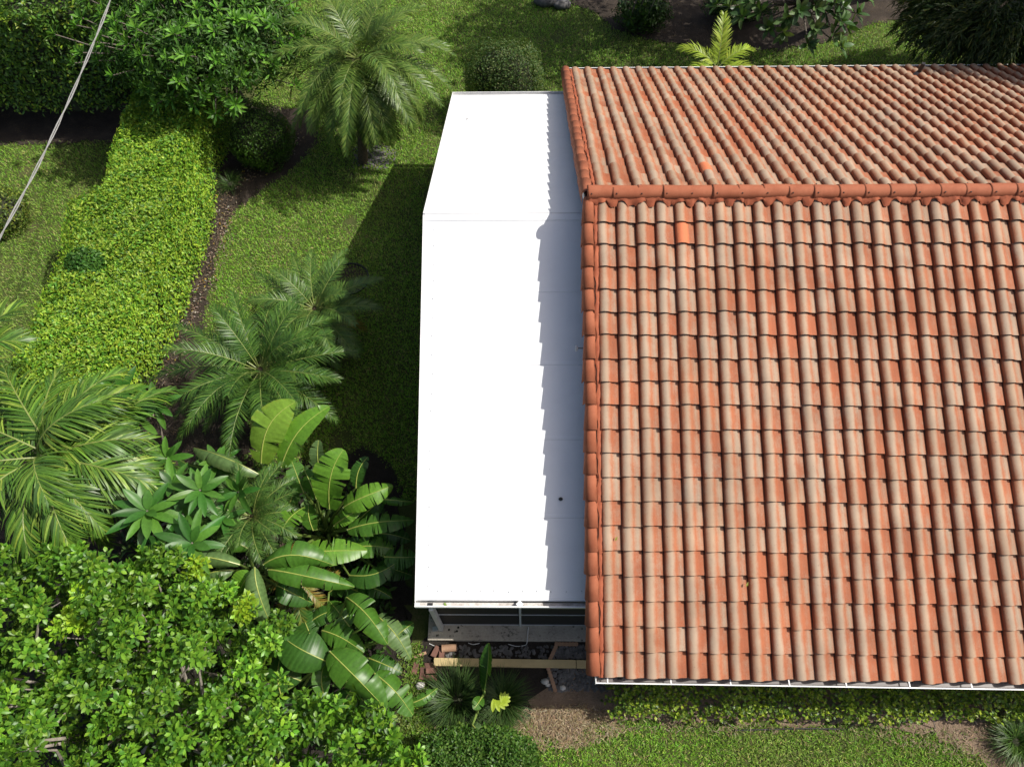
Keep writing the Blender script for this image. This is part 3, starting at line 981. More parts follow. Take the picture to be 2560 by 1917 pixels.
# ---------------------------------------------------------------- long clipped hedge
def hedge(name, label, poly, H, n, L, W, cols, wts, zlow=.08, seed=3, mat='leaf', side_frac=.45, tmpl=T_SMALL, cat='hedge', core_in=.22, bumps=.10, open_frac=0.0):
    poly = np.array(poly, dtype=float)
    ctr = poly.mean(0)
    t = empty(name, (ctr[0], ctr[1], 0), label, cat)
    nt_, ns_ = int(n * (1 - side_frac)), int(n * side_frac)
    lo, hi = poly.min(0), poly.max(0)
    Q = rng.uniform(lo, hi, (nt_ * 4, 2))
    Q = Q[in_poly(Q[:, 0], Q[:, 1], [tuple(p) for p in poly])][:nt_]
    # distance to the outline, for rounded shoulders
    def edge_dist(Q):
        best = np.full(len(Q), 9.0)
        for i in range(len(poly)):
            a, b = poly[i], poly[(i + 1) % len(poly)]
            ab = b - a
            tt = np.clip(((Q - a) @ ab) / (ab @ ab), 0, 1)[:, None]
            best = np.minimum(best, np.linalg.norm(Q - a - tt * ab, axis=1))
        return best
    ed = edge_dist(Q)
    z = H + bumps * vnoise(Q, 1.6, seed) + bumps * .7 * vnoise(Q, 5.0, seed + 1) - .22 * np.clip(1 - ed / .3, 0, 1) ** 2
    z = z - np.abs(rng.normal(0, .10, len(Q)))
    Pt = np.column_stack([Q, z]); Nt = np.tile([0, 0, 1.0], (len(Q), 1)) + rng.normal(0, .15, (len(Q), 3))
    # sides
    seg = np.linalg.norm(np.roll(poly, -1, 0) - poly, axis=1)
    idx = rng.choice(len(poly), ns_, p=seg / seg.sum()); tt = rng.random((ns_, 1))
    a = poly[idx]; b = poly[(idx + 1) % len(poly)]
    q = a + (b - a) * tt
    nr2 = unit(np.column_stack([(b - a)[:, 1], -(b - a)[:, 0]]))
    area = 0.5 * np.sum(poly[:, 0] * np.roll(poly[:, 1], -1) - np.roll(poly[:, 0], -1) * poly[:, 1])
    if area < 0: nr2 = -nr2
    zz = zlow + (H - zlow) * rng.random(ns_) ** .8
    off = .09 * vnoise(np.column_stack([q, zz]), 2.2, seed + 5) - np.abs(rng.normal(0, .09, ns_))
    q = q + nr2 * off[:, None]
    Ps = np.column_stack([q, zz]); Ns = np.column_stack([nr2, np.full(ns_, .25)])
    P = np.concatenate([Pt, Ps]); Nr = unit(np.concatenate([Nt, Ns]))
    if open_frac > 0:
        k_ = vnoise(P, 2.0, seed + 7) < (1 - open_frac * 2)
        P, Nr = P[k_], Nr[k_]
    D, N = outward_leaves(P, Nr, .7, .3)
    k = len(P)
    col = palette(k, cols, wts)
    tone = vnoise(P, 1.3, seed + 8)[:, None]
    col = np.clip(col * (1 + .16 * tone), .004, 1)
    link('foliage', leaves_mesh('foliage', P, D, N, rng.uniform(.7, 1.25, k) * L, rng.uniform(.7, 1.2, k) * W, col, tmpl, M[mat]), t, kind='stuff')
    # inner branches: an inset block, uneven
    inset = ctr + (poly - ctr) * (1 - core_in / np.maximum(np.linalg.norm(poly - ctr, axis=1, keepdims=True), .3))
    V = []; F = []; npz = 5; m = len(inset)
    for kz in range(npz):
        zc = zlow + .05 + (H - core_in - zlow) * kz / (npz - 1)
        for p in inset: V.append((p[0] + random.uniform(-.05, .05), p[1] + random.uniform(-.05, .05), zc + random.uniform(-.04, .04)))
    me = bpy.data.meshes.new('branches')
    fs = [(kz * m + i, kz * m + (i + 1) % m, (kz + 1) * m + (i + 1) % m, (kz + 1) * m + i) for kz in range(npz - 1) for i in range(m)]
    fs.append(tuple((npz - 1) * m + i for i in range(m)))
    me.from_pydata(V, [], fs); me.update(); me.materials.append(M['twig'])
    link('branches', me, t)
    return t

YG = [(0.29, 0.42, 0.040), (0.215, 0.37, 0.034), (0.13, 0.29, 0.028), (0.070, 0.19, 0.022)]
hedge('clipped_hedge', 'long yellow-green clipped hedge running between the two lawns',
      [(-8.98, 7.3), (-9.05, 5.5), (-8.85, 4.0), (-8.80, 2.6), (-8.90, 1.2), (-9.05, 0.1), (-9.25, -1.6), (-11.2, -1.8), (-11.05, -.7), (-11.12, .25), (-11.05, 1.8), (-11.35, 3.2), (-10.75, 3.75), (-10.9, 5.2), (-10.95, 7.3)],
      1.75, 82000, .085, .042, YG, [.33, .33, .20, .14], seed=3, bumps=.15, core_in=.36)
hedge('tall_hedge', 'tall dark green hedge along the far left lawn edge',
      [(-10.7, 7.75), (-10.9, 9.6), (-14, 10.6), (-22, 10.4), (-22, 7.2), (-17.5, 7.15), (-14.5, 7.3), (-12.6, 7.25)],
      3.55, 52000, .115, .056, [(0.060, 0.135, 0.020), (0.090, 0.19, 0.024), (0.15, 0.27, 0.03), (0.26, 0.36, 0.03)], [.36, .34, .2, .10], zlow=.75, seed=21, mat='gloss', side_frac=.66, bumps=.22, core_in=.3)
shrub('clipped_bush', 'rounded dark green clipped bush on the lawn behind the white roof', (-1.68, 8.05, 1.0), (1.0, .88, 1.06), 26000, .050, .027,
      [(0.045, 0.095, 0.020), (0.075, 0.13, 0.028), (0.15, 0.19, 0.055)], [.4, .4, .2], box=3.6, seed=5)
shrub('dark_shrub', 'shaded leafy shrub between the hedge and the tall palm', (-7.95, 6.35, .75), (.82, .78, .82), 9000, .06, .03,
      [(0.045, 0.095, 0.016), (0.07, 0.15, 0.02), (0.11, 0.2, 0.025)], [.45, .4, .15], seed=8)
shrub('dark_shrub', 'patch of darker green foliage growing out of the clipped hedge top', tuple(at(188, 572, 1.6)), (.42, .36, .32), 2600, .085, .045, [(0.045, 0.13, 0.022), (0.07, 0.17, 0.026)], None, seed=52, box=2.0, shell=.4, core=.5)
shrub('small_bush', 'small yellowish bush at the left edge of the far lawn', (-14.25, 4.1, .4), (.75, .7, .55), 3500, .075, .04,
      [(0.07, 0.12, 0.02), (0.2, 0.25, 0.04)], [.6, .4], seed=12)

# ---------------------------------------------------------------- palms
T_LFT = (np.array([[0, -.30, 0], [0, .30, 0], [.5, -.5, .03], [.5, .5, .03], [1, 0, -.16]], dtype=np.float32),
         np.array([[0, 1, 3], [0, 3, 2], [2, 3, 4]], dtype=np.int32))
def frond(parent, base, az, el0, length, droop, npair, ll, lw, cols, side=0.0, vang=.35, start=.14, wts=None, rad=.012, mat='frond', fwd0=1.15, fwd1=.45, hang=.15, tmpl=T_LFT, tone=1.0):
    ns = 14
    pts = [np.array(base, dtype=float)]
    dirs = []
    for k in range(ns):
        t = (k + .5) / ns
        el = el0 - droop * t ** 1.35
        a = az + side * t
        d = np.array([math.cos(a) * math.cos(el), math.sin(a) * math.cos(el), math.sin(el)])
        dirs.append(d); pts.append(pts[-1] + d * length / ns)
    pts = np.array(pts); dirs = np.array(dirs + [dirs[-1]])
    ts = np.linspace(start, .995, npair)
    ts = np.repeat(ts, 2) + rng.normal(0, .004, npair * 2)
    ts = np.clip(ts, 0, .999)
    sgn = np.tile([-1.0, 1.0], npair)
    f = ts * ns; i0 = np.minimum(f.astype(int), ns - 1); fr = (f - i0)[:, None]
    P = pts[i0] * (1 - fr) + pts[i0 + 1] * fr
    T = dirs[i0]
    up = np.array([0, 0, 1.0])
    sd = unit(np.cross(T, up)); un = np.cross(sd, T)
    fa = fwd0 + (fwd1 - fwd0) * ts + rng.normal(0, .07, len(ts))
    D = T * np.cos(fa)[:, None] + sd * (np.sin(fa) * sgn)[:, None] + un * (vang + rng.normal(0, .10, len(ts)))[:, None]
    D = unit(D) - np.array([0, 0, hang])
    N = un + sd * (-sgn * vang)[:, None] + rng.normal(0, .12, (len(ts), 3))
    prof = np.clip(np.sin(PI * (.12 + .80 * ts)), .12, 1) ** .7
    L = ll * prof * rng.uniform(.88, 1.1, len(ts)); Wd = lw * rng.uniform(.85, 1.15, len(ts)) * (.55 + .45 * prof)
    C = palette(len(ts), cols, wts, .12) * tone
    o = link('frond', leaves_mesh('frond', P, D, N, L, Wd, np.clip(C, .004, 1), tmpl, M[mat]), parent)
    s = MB(); s.tube([tuple(p) for p in pts[::2]], [rad * (1 - .75 * k / (len(pts[::2]) - 1)) for k in range(len(pts[::2]))], 5)
    s.build('frond_rib', M['rachis'], o)
    return o

def trunk_rings(parent, a, b, r0, r1, mat, n=14):
    s = MB()
    pts = []; rs = []
    for k in range(n + 1):
        t = k / n
        p = np.array(a) * (1 - t) + np.array(b) * t
        pts.append(tuple(p)); rs.append((r0 + (r1 - r0) * t) * (1.10 if k % 2 else .95))
    s.tube(pts, rs, 10)
    return s.build('trunk', mat, parent)

PG = [(0.060, 0.115, 0.026), (0.070, 0.130, 0.030), (0.095, 0.155, 0.035)]
def palm(name, label, base, crown, nf, length, ll, lw, npair, cols=PG, el_hi=1.25, el_lo=-.45, droop=1.15, tr=.11, brown=0, vang=.30, mat='frond', group=None, trunk_mat='fibre', hang=.18, az_list=None, seed=0, cat='palm'):
    t = empty(name, (base[0], base[1], 0), label, cat, group)
    trunk_rings(t, base, crown, tr * 1.15, tr, M[trunk_mat])
    g = 2.39996
    r_ = random.Random(seed)
    for k in range(nf):
        q = (k + .5) / nf
        el = el_hi + (el_lo - el_hi) * q ** .78 + r_.uniform(-.12, .12)
        az = k * g + r_.uniform(-.15, .15) if az_list is None else az_list[k % len(az_list)] + r_.uniform(-.1, .1)
        ln = length * (.72 + .28 * math.sin(PI * min(1, q * 1.25))) * r_.uniform(.92, 1.08)
        c = cols
        if brown and k >= nf - brown: c = [(0.24, 0.17, 0.035), (0.20, 0.20, 0.04), (0.16, 0.18, 0.03)]
        b = np.array(crown) + np.array([math.cos(az) * tr * .6, math.sin(az) * tr * .6, .05 * (1 - q)])
        frond(t, b, az, el, ln, max(.2, min(droop * r_.uniform(.8, 1.15), el + 1.5)), npair, ll, lw, c, side=r_.uniform(-.25, .25), vang=vang, mat=mat, hang=hang)
    # leaf bases round the crown
    s = MB()
    for k in range(16):
        a = k * g
        s.tube([(crown[0], crown[1], crown[2] - .25), (crown[0] + math.cos(a) * tr * 1.5, crown[1] + math.sin(a) * tr * 1.5, crown[2] + .03)], [.03, .014], 5)
    s.build('leaf_bases', M['fibre'], t)
    return t

palm('arching_palm', 'tall arching feather palm in the lawn, left of the white roof', (-5.40, 6.20, 0), tuple(at(776, 128, 2.8)), 78, 2.25, .38, .019, 74, el_hi=1.3, el_lo=-1.0, droop=1.3, seed=3, brown=3, cols=[(0.065, 0.130, 0.022), (0.095, 0.170, 0.028), (0.145, 0.215, 0.040)])
p1 = [o for o in bpy.data.objects if o.name.startswith('arching_palm')][0]
pcr = at(776, 128, 2.8)
for k, (az, el, ln) in enumerate([(-2.5, -.25, 2.0), (-2.2, -.05, 2.1), (-1.95, -.4, 2.0), (-1.7, -.1, 2.15), (-1.5, -.35, 2.1), (-1.3, -.05, 2.1), (-1.05, -.4, 2.0), (-.8, -.1, 2.1), (-.5, -.3, 2.1), (-1.6, -.7, 1.9), (-1.2, -.75, 1.9), (-2.0, -.75, 1.9), (.2, -.2, 2.1), (2.9, -.3, 2.1), (-2.9, -.2, 2.1)]):
    frond(p1, pcr, az, el, ln, max(.3, min(1.0, el + 1.5)), 74, .38, .020, [(0.075, 0.140, 0.024), (0.105, 0.180, 0.030), (0.155, 0.225, 0.042)], side=.1 * (-1) ** k, vang=.25, hang=.2)
c2 = at(562, 800, 1.75)
palm('pygmy_palm', 'broad dark pygmy date palm beside the mulch bed', (c2[0] - .05, c2[1] + .05, 0), tuple(c2), 46, 1.9, .32, .017, 66, el_hi=1.2, el_lo=-.5, droop=.95, tr=.12, brown=3, seed=5, cols=[(0.042, 0.105, 0.018), (0.062, 0.140, 0.022), (0.09, 0.18, 0.026)])
c3 = at(680, 668, 1.45)
palm('pygmy_palm', 'smaller pygmy date palm with yellowing lower fronds in the patio shade', (c3[0], c3[1], 0), tuple(c3), 38, 1.5, .28, .017, 58, el_hi=1.2, el_lo=-.5, droop=.95, tr=.10, brown=7, seed=9, cols=[(0.06, 0.13, 0.028), (0.08, 0.16, 0.03), (0.11, 0.19, 0.035)])
c4 = at(545, 1115, 1.9)
palm('pygmy_palm', 'small fine-leaved palm crown between the rosette leaves and broad banana-like leaves', (c4[0], c4[1], 0), tuple(c4), 30, 1.0, .20, .012, 46, el_hi=1.3, el_lo=.05, droop=.9, tr=.07, seed=11, cols=[(0.06, 0.13, 0.028), (0.085, 0.17, 0.03)])
c4b = at(640, 1250, 1.2)
palm('pygmy_palm', 'drooping yellow-tipped palm fronds under the broad leaf clump', (c4b[0], c4b[1], 0), tuple(c4b), 12, .95, .20, .02, 34, el_hi=.3, el_lo=-.5, droop=.9, tr=.07, brown=9, seed=14, cols=[(0.07, 0.14, 0.028), (0.14, 0.18, 0.03)])
# areca palm with broad yellow-green leaflets
c5 = at(95, 985, 3.0)
t = empty('areca_palm', (c5[0], c5[1], 0), 'large yellow-green areca palm at the left edge', 'palm')
trunk_rings(t, (c5[0] - .3, c5[1] + .1, 0), tuple(c5), .10, .07, M['bark'])
AC = [(0.075, 0.165, 0.022), (0.12, 0.225, 0.026), (0.23, 0.33, 0.05), (0.05, 0.115, 0.018)]
T_DROOP = (np.array([[0, -.30, 0], [0, .30, 0], [.4, -.5, .02], [.4, .5, .02], [.75, -.38, -.10], [.75, .38, -.10], [1, 0, -.30]], dtype=np.float32),
           np.array([[0, 1, 3], [0, 3, 2], [2, 3, 5], [2, 5, 4], [4, 5, 6]], dtype=np.int32))
rr = random.Random(4)
for (az, el, ln, dr, sdv) in [(.15, .55, 1.9, 1.15, .1), (.55, .75, 2.0, 1.2, .1), (-.2, .45, 1.95, 1.0, -.05), (-.55, .5, 1.9, 1.2, -.25), (1.0, .8, 1.8, 1.3, -.2), (1.5, .7, 1.6, 1.2, .1), (-.95, .6, 1.9, 1.25, -.1), (-1.4, .55, 1.7, 1.25, .1), (2.1, .8, 1.8, 1.2, .2), (2.8, .6, 1.9, 1.1, 0), (3.5, .6, 1.9, 1.2, 0), (-2.0, .7, 1.8, 1.2, .1), (.3, 1.1, 1.7, 1.5, .3), (-.7, 1.15, 1.6, 1.5, -.3), (.0, .2, 1.8, .95, .0), (-1.15, .15, 1.7, .9, .1), (.8, .3, 1.7, 1.0, .2)]:
    frond(t, c5 + np.array([rr.uniform(-.12, .12), rr.uniform(-.12, .12), 0]), az, el, ln, dr, 48, .56, .034, AC, side=sdv, vang=.30, wts=[.3, .3, .15, .25], rad=.02, fwd0=.95, fwd1=.35, hang=.42, tmpl=T_DROOP)
    frond(t, c5 + np.array([rr.uniform(-.3, .3), rr.uniform(-.3, .3), -.45]), az + .27, el - .25, ln * .95, dr * .9, 44, .52, .032, AC, side=-sdv, vang=.25, wts=[.35, .25, .05, .35], rad=.018, fwd0=.95, fwd1=.35, hang=.42, tmpl=T_DROOP)
c5b = at(-60, 760, 2.6)
t2 = empty('areca_palm', (c5b[0], c5b[1], 0), 'areca palm reaching in from the left edge by the hedge end', 'palm')
trunk_rings(t2, (c5b[0], c5b[1], 0), tuple(c5b), .09, .06, M['bark'])
for (az, el, ln, dr, sdv) in [(.1, .6, 1.1, 1.2, .1), (.8, .7, 1.2, 1.2, .1), (-.6, .6, 1.2, 1.2, -.1), (2.2, .6, 1.4, 1.1, 0), (3.6, .6, 1.4, 1.1, 0), (-1.6, .6, 1.3, 1.1, 0)]:
    frond(t2, c5b, az, el, ln, dr, 28, .5, .04, AC, side=sdv, vang=.38, rad=.016, fwd0=.95, fwd1=.35, hang=.25)
# bright young palm behind the tiled roof
c6 = at(1548, 148, 1.95)
t3 = empty('young_palm', (c6[0], c6[1], 0), 'bright yellow-green young palm just behind the back eave', 'palm')
trunk_rings(t3, (c6[0], c6[1], 0), tuple(c6), .07, .05, M['bark'])
for (az, el, ln, dr, sdv) in [(1.5, 1.15, 1.35, .5, .05), (2.7, .75, 1.25, 1.1, .1), (.5, .7, 1.2, 1.1, -.1), (3.6, .6, 1.1, 1.1, 0), (-.4, .6, 1.1, 1.1, 0), (2.0, .35, .8, .7, .1)]:
    frond(t3, c6, az, el, ln * .88, dr, 40, .34, .034, [(0.24, 0.34, 0.03), (0.30, 0.39, 0.045)], side=sdv, vang=.2, rad=.014, fwd0=1.0, fwd1=.4)

# ---------------------------------------------------------------- rosette trees
def rosette(parent, c, axis, n, L, W, cols, mat, tmpl=T_OVAL, one=False, open0=.35, open1=1.45, name='leaf'):
    """whorl of leaves round a twig end; one=False: each leaf an object of its own"""
    axis = unit(np.array(axis, dtype=float))
    ref = np.array([0, 0, 1.0]) if abs(axis[2]) < .9 else np.array([1.0, 0, 0])
    a = unit(np.cross(axis, ref)); b = np.cross(axis, a)
    k = np.arange(n); g = 2.39996
    ph = k * g + rng.uniform(0, 6.28)
    op = open0 + (open1 - open0) * (k + .5) / n + rng.normal(0, .08, n)
    rad = np.cos(ph)[:, None] * a + np.sin(ph)[:, None] * b
    D = axis * np.cos(op)[:, None] + rad * np.sin(op)[:, None]
    N = axis * np.sin(op)[:, None] - rad * np.cos(op)[:, None]
    P = np.array(c) + D * .02 - axis * (.10 * L * (k / n))[:, None]
    Ls = L * rng.uniform(.75, 1.1, n) * (.65 + .35 * np.minimum(1, k / n * 2)); Ws = W * rng.uniform(.85, 1.12, n)
    C = palette(n, cols, None, .12)
    if one: return P, D, N, Ls, Ws, C
    for i in range(n):
        link(name, leaves_mesh(name, P[i:i+1], D[i:i+1], N[i:i+1], Ls[i:i+1], Ws[i:i+1], C[i:i+1], tmpl, M[mat]), parent)

T_BIG = []
def big_template():
    """long oval leaf with a raised midrib fold and drooping tip: 6 stations, 5 points across"""
    V = []; F = []
    st = [(0, .05), (.12, .28), (.32, .46), (.58, .50), (.80, .36), (.94, .15), (1.0, .01)]
    for (x, w) in st:
        for s in (-1, -.5, 0, .5, 1):
            z = .05 * abs(s) * w * 2 - .20 * x * x + .05 * x - .03 * (abs(s) > .9) * w
            V.append((x, s * w, z))
    for i in range(len(st) - 1):
        for k in range(4):
            a = i * 5 + k
            F += [(a, a + 1, a + 6), (a, a + 6, a + 5)]
    return np.array(V, dtype=np.float32), np.array(F, dtype=np.int32)
T_BIG = big_template()

PLC = [(0.040, 0.130, 0.018), (0.060, 0.165, 0.022), (0.085, 0.205, 0.028)]
pc = at(330, 1120, 0.0)
plum = empty('rosette_shrub', (pc[0] + .3, pc[1] - .3, 0), 'shrub of long glossy oval leaves in rosettes beside the areca palm', 'shrub')
ros = [(318, 1103, 3.0, 19, .56, .150), (432, 1058, 2.8, 14, .46, .13), (415, 1172, 2.9, 15, .52, .14), (372, 1045, 2.6, 12, .42, .12), (515, 1062, 2.5, 12, .42, .12),
       (262, 845, 2.4, 12, .44, .13), (332, 868, 2.3, 12, .44, .13), (300, 905, 2.2, 10, .42, .12), (360, 990, 2.3, 11, .42, .12), (470, 1000, 2.0, 10, .40, .12), (225, 860, 2.1, 10, .42, .12), (200, 850, 2.3, 9, .42, .12), (395, 1110, 2.5, 11, .42, .12), (480, 1120, 2.2, 10, .4, .12), (355, 1180, 2.5, 10, .42, .12)]
stm = MB()
for (a, b, z, n, L, W) in ros:
    c = at(a, b, z)
    ax = np.array([rng.normal(.05, .2), rng.normal(-.12, .2), 1.0])
    rosette(plum, c, ax, n, L * 1.08, W * .95, PLC, 'gloss', T_BIG, open0=.75, open1=1.62)
    root = np.array([pc[0] + .2 + rng.normal(0, .2), pc[1] + .1 + rng.normal(0, .3), 0])
    mid = (root + c) / 2 + np.array([rng.normal(0, .1), rng.normal(0, .1), .1])
    stm.tube([tuple(root), tuple(mid), tuple(c)], [.03, .024, .014], 6)
stm.build('branches', M['bark'], plum)

def cluster_tree(name, label, base, c, r, nros, nleaf, L, W, cols, mat, seed, tmpl=T_OVAL, cat='tree', fill=0, fillL=.1, fillW=.04, fillcols=None, trunk_r=.11, extra=(), open1=1.5, group=None, zcut=None, flat=.35):
    """tree: tapered trunk, limbs to each twig end, whorls of leaves at the twig ends, loose leaves between"""
    t = empty(name, (base[0], base[1], 0), label, cat, group)
    P_, D_, N_, L_, W_, C_ = [], [], [], [], [], []
    br = MB()
    fork = np.array(base) * .35 + np.array(c) * .65; fork[2] = max(.5, c[2] - r[2] * .75)
    br.tube([tuple(base), tuple((np.array(base) + fork) / 2 + np.array([.05, .03, 0])), tuple(fork)], [trunk_r, trunk_r * .8, trunk_r * .62], 9)
    br.build('trunk', M['bark'], t)
    lb = MB()
    cs = []
    for k in range(nros):
        d = rdir(1)[0]
        if d[2] < -flat: d[2] = -d[2]
        rr_ = (.62 + .38 * rng.random()) * (1 + .12 * rng.normal())
        cs.append((np.array(c) + d * np.array(r) * rr_, d))
    for e in extra: cs.append((np.array(e), unit(np.array(e) - np.array(c))))
    for (p, d) in cs:
        ax = unit(d * .7 + np.array([0, 0, .6]) + rng.normal(0, .2, 3))
        q = rosette(None, p, ax, nleaf, L, W, cols, mat, tmpl, one=True, open1=open1)
        for lst, v in zip((P_, D_, N_, L_, W_, C_), q): lst.append(v)
        m1 = fork * .5 + p * .5 + rng.normal(0, .12, 3)
        lb.tube([tuple(fork), tuple(m1), tuple(p)], [.035, .022, .010], 5)
    lb.build('limb', M['bark'], t)
    cr = link('crown', leaves_mesh('crown', np.concatenate(P_), np.concatenate(D_), np.concatenate(N_), np.concatenate(L_), np.concatenate(W_), np.concatenate(C_), tmpl, M[mat]), t, kind='stuff')
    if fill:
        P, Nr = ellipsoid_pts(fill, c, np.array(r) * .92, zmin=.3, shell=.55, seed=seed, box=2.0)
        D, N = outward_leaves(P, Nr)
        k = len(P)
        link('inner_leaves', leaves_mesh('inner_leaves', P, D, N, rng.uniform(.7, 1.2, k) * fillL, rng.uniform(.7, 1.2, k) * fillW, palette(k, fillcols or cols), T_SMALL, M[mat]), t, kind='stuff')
    return t

mc = at(425, 70, 3.0)
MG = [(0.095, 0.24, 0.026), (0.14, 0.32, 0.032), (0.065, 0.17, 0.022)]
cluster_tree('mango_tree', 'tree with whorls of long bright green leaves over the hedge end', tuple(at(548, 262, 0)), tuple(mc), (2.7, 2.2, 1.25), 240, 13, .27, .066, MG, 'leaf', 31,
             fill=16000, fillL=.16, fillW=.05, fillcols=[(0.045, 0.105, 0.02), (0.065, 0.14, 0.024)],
             extra=[at(455, 175, 2.9), at(420, 225, 2.5), at(465, 245, 2.4), at(530, 120, 3.0), at(590, 130, 2.8), at(540, 175, 2.6), at(585, 160, 2.6), at(400, 130, 3.2), at(360, 110, 3.2), at(330, 190, 2.7), at(370, 215, 2.6), at(395, 190, 2.7), at(340, 225, 2.4), at(490, 210, 2.6), at(505, 235, 2.4), at(440, 205, 2.7), at(310, 150, 3.0), at(420, 60, 3.4), at(480, 110, 3.1), at(380, 150, 3.0)])
gc = at(1700, 8, 2.7)
cluster_tree('magnolia_tree', 'tree with large dark oval leaves overhanging the back bed', tuple(at(1780, 118, 0) + np.array([0, 1.2, 0])), tuple(gc), (1.8, 1.1, .9), 40, 10, .34, .12,
             [(0.045, 0.10, 0.028), (0.07, 0.14, 0.036), (0.11, 0.18, 0.06)], 'gloss', 35, tmpl=T_BIG,
             extra=[at(1800, 75, 2.5), at(1815, 100, 2.3), at(1760, 60, 2.6), at(1690, 70, 2.5), at(1640, 25, 2.7), at(1575, 15, 2.7), at(1700, 40, 2.7), at(1850, 30, 2.6), at(1745, 95, 2.2), at(1600, 40, 2.5), at(1660, 60, 2.4), at(1780, 20, 2.8), at(1620, 5, 2.8)], trunk_r=.14)
# trees past the top of the picture: seen only by their low branches and their shade on the back lawn
cluster_tree('shade_tree', 'shade tree whose low dark branches hang over the back lawn bed', (2.9, 12.6, 0), (3.3, 11.6, 5.0), (2.7, 2.8, 1.5), 190, 11, .26, .09, [(0.04, 0.09, 0.02), (0.06, 0.12, 0.03)], 'leaf', 37,
             fill=5000, fillL=.16, fillW=.07, extra=[at(1350, 5, 1.3), at(1385, 12, 1.1), at(1400, 30, .9), at(1360, 40, .7), at(1420, 10, 1.0)], trunk_r=.16)
shrub('dark_shrub', 'dark shaded shrub in the bed at the top, left of the magnolia', tuple(at(1390, 28, .5)), (.85, .7, .55), 4200, .12, .045, [(0.03, 0.07, 0.016), (0.05, 0.10, 0.022)], None, seed=41, box=2.0, shell=.9, core=.3)
shrub('dark_shrub', 'low dark shrub under the magnolia branches at the top', tuple(at(1600, 12, .45)), (1.2, .6, .45), 4200, .12, .045, [(0.03, 0.07, 0.016), (0.05, 0.10, 0.022)], None, seed=43, box=2.0, shell=.9, core=.3)
cluster_tree('shade_tree', 'shade tree standing past the top right of the lawn', (9.6, 13.2, 0), (8.6, 11.4, 5.3), (2.9, 2.6, 1.4), 190, 11, .26, .09, [(0.04, 0.09, 0.02), (0.06, 0.12, 0.03)], 'leaf', 39, fill=4500, fillL=.16, fillW=.07, trunk_r=.16)

# weeping feathery tree by the right end of the roof
def weeping_tree(name, label, base, c, r, nstr, seed, L=.9):
    t = empty(name, (base[0], base[1], 0), label, 'tree')
    b = MB(); b.tube([tuple(base), tuple((np.array(base) + np.array(c)) / 2), tuple(c)], [.16, .12, .06], 9); b.build('trunk', M['bark_dark'], t)
    d = rdir(nstr); d[:, 2] = np.abs(d[:, 2]) * .9 - .1
    P0 = np.array(c) + d * np.array(r) * rng.uniform(.45, 1.0, (nstr, 1))
    az = np.arctan2(d[:, 1], d[:, 0]) + rng.normal(0, .3, nstr)
    P, D, N, Ls, C = [], [], [], [], []
    for k in range(nstr):
        p = P0[k].copy(); el = rng.uniform(-.2, .5)
        for s in range(9):
            dd = np.array([math.cos(az[k]) * math.cos(el), math.sin(az[k]) * math.cos(el), math.sin(el)])
            p = p + dd * L / 9; el -= .16
            for q in range(4):
                P.append(p + rng.normal(0, .02, 3)); D.append(dd + rng.normal(0, .35, 3)); N.append(rng.normal(size=3) + np.array([0, 0, 1])); Ls.append(rng.uniform(.14, .24))
    n = len(P)
    link('crown', leaves_mesh('crown', np.array(P), np.array(D), np.array(N), np.array(Ls), .028, palette(n, [(0.035, 0.065, 0.018), (0.055, 0.09, 0.022), (0.12, 0.14, 0.03)], [.5, .35, .15]), T_BLADE, M['leaf']), t, kind='stuff')
    return t
weeping_tree('weeping_tree', 'dark feathery weeping tree at the top right corner', (11.3, 9.6, 0), (10.9, 8.7, 2.35), (2.0, 1.5, 1.1), 1700, 1)
weeping_tree('weeping_tree', 'taller feathery tree past the right edge that shades the roof corner', (14.4, 8.2, 0), (14.1, 7.5, 5.8), (2.6, 2.0, 1.6), 1500, 2, 1.2)

# ---------------------------------------------------------------- broad-leaved giant bird-of-paradise plants
M['broad'] = leaf_mat('broad_leaf', 0.38, 0.30, 0.42)
def at7(x, y, z): return at((400 + x / 2.366) / 1.15784, (1100 + y / 2.366) / 1.15784, z)

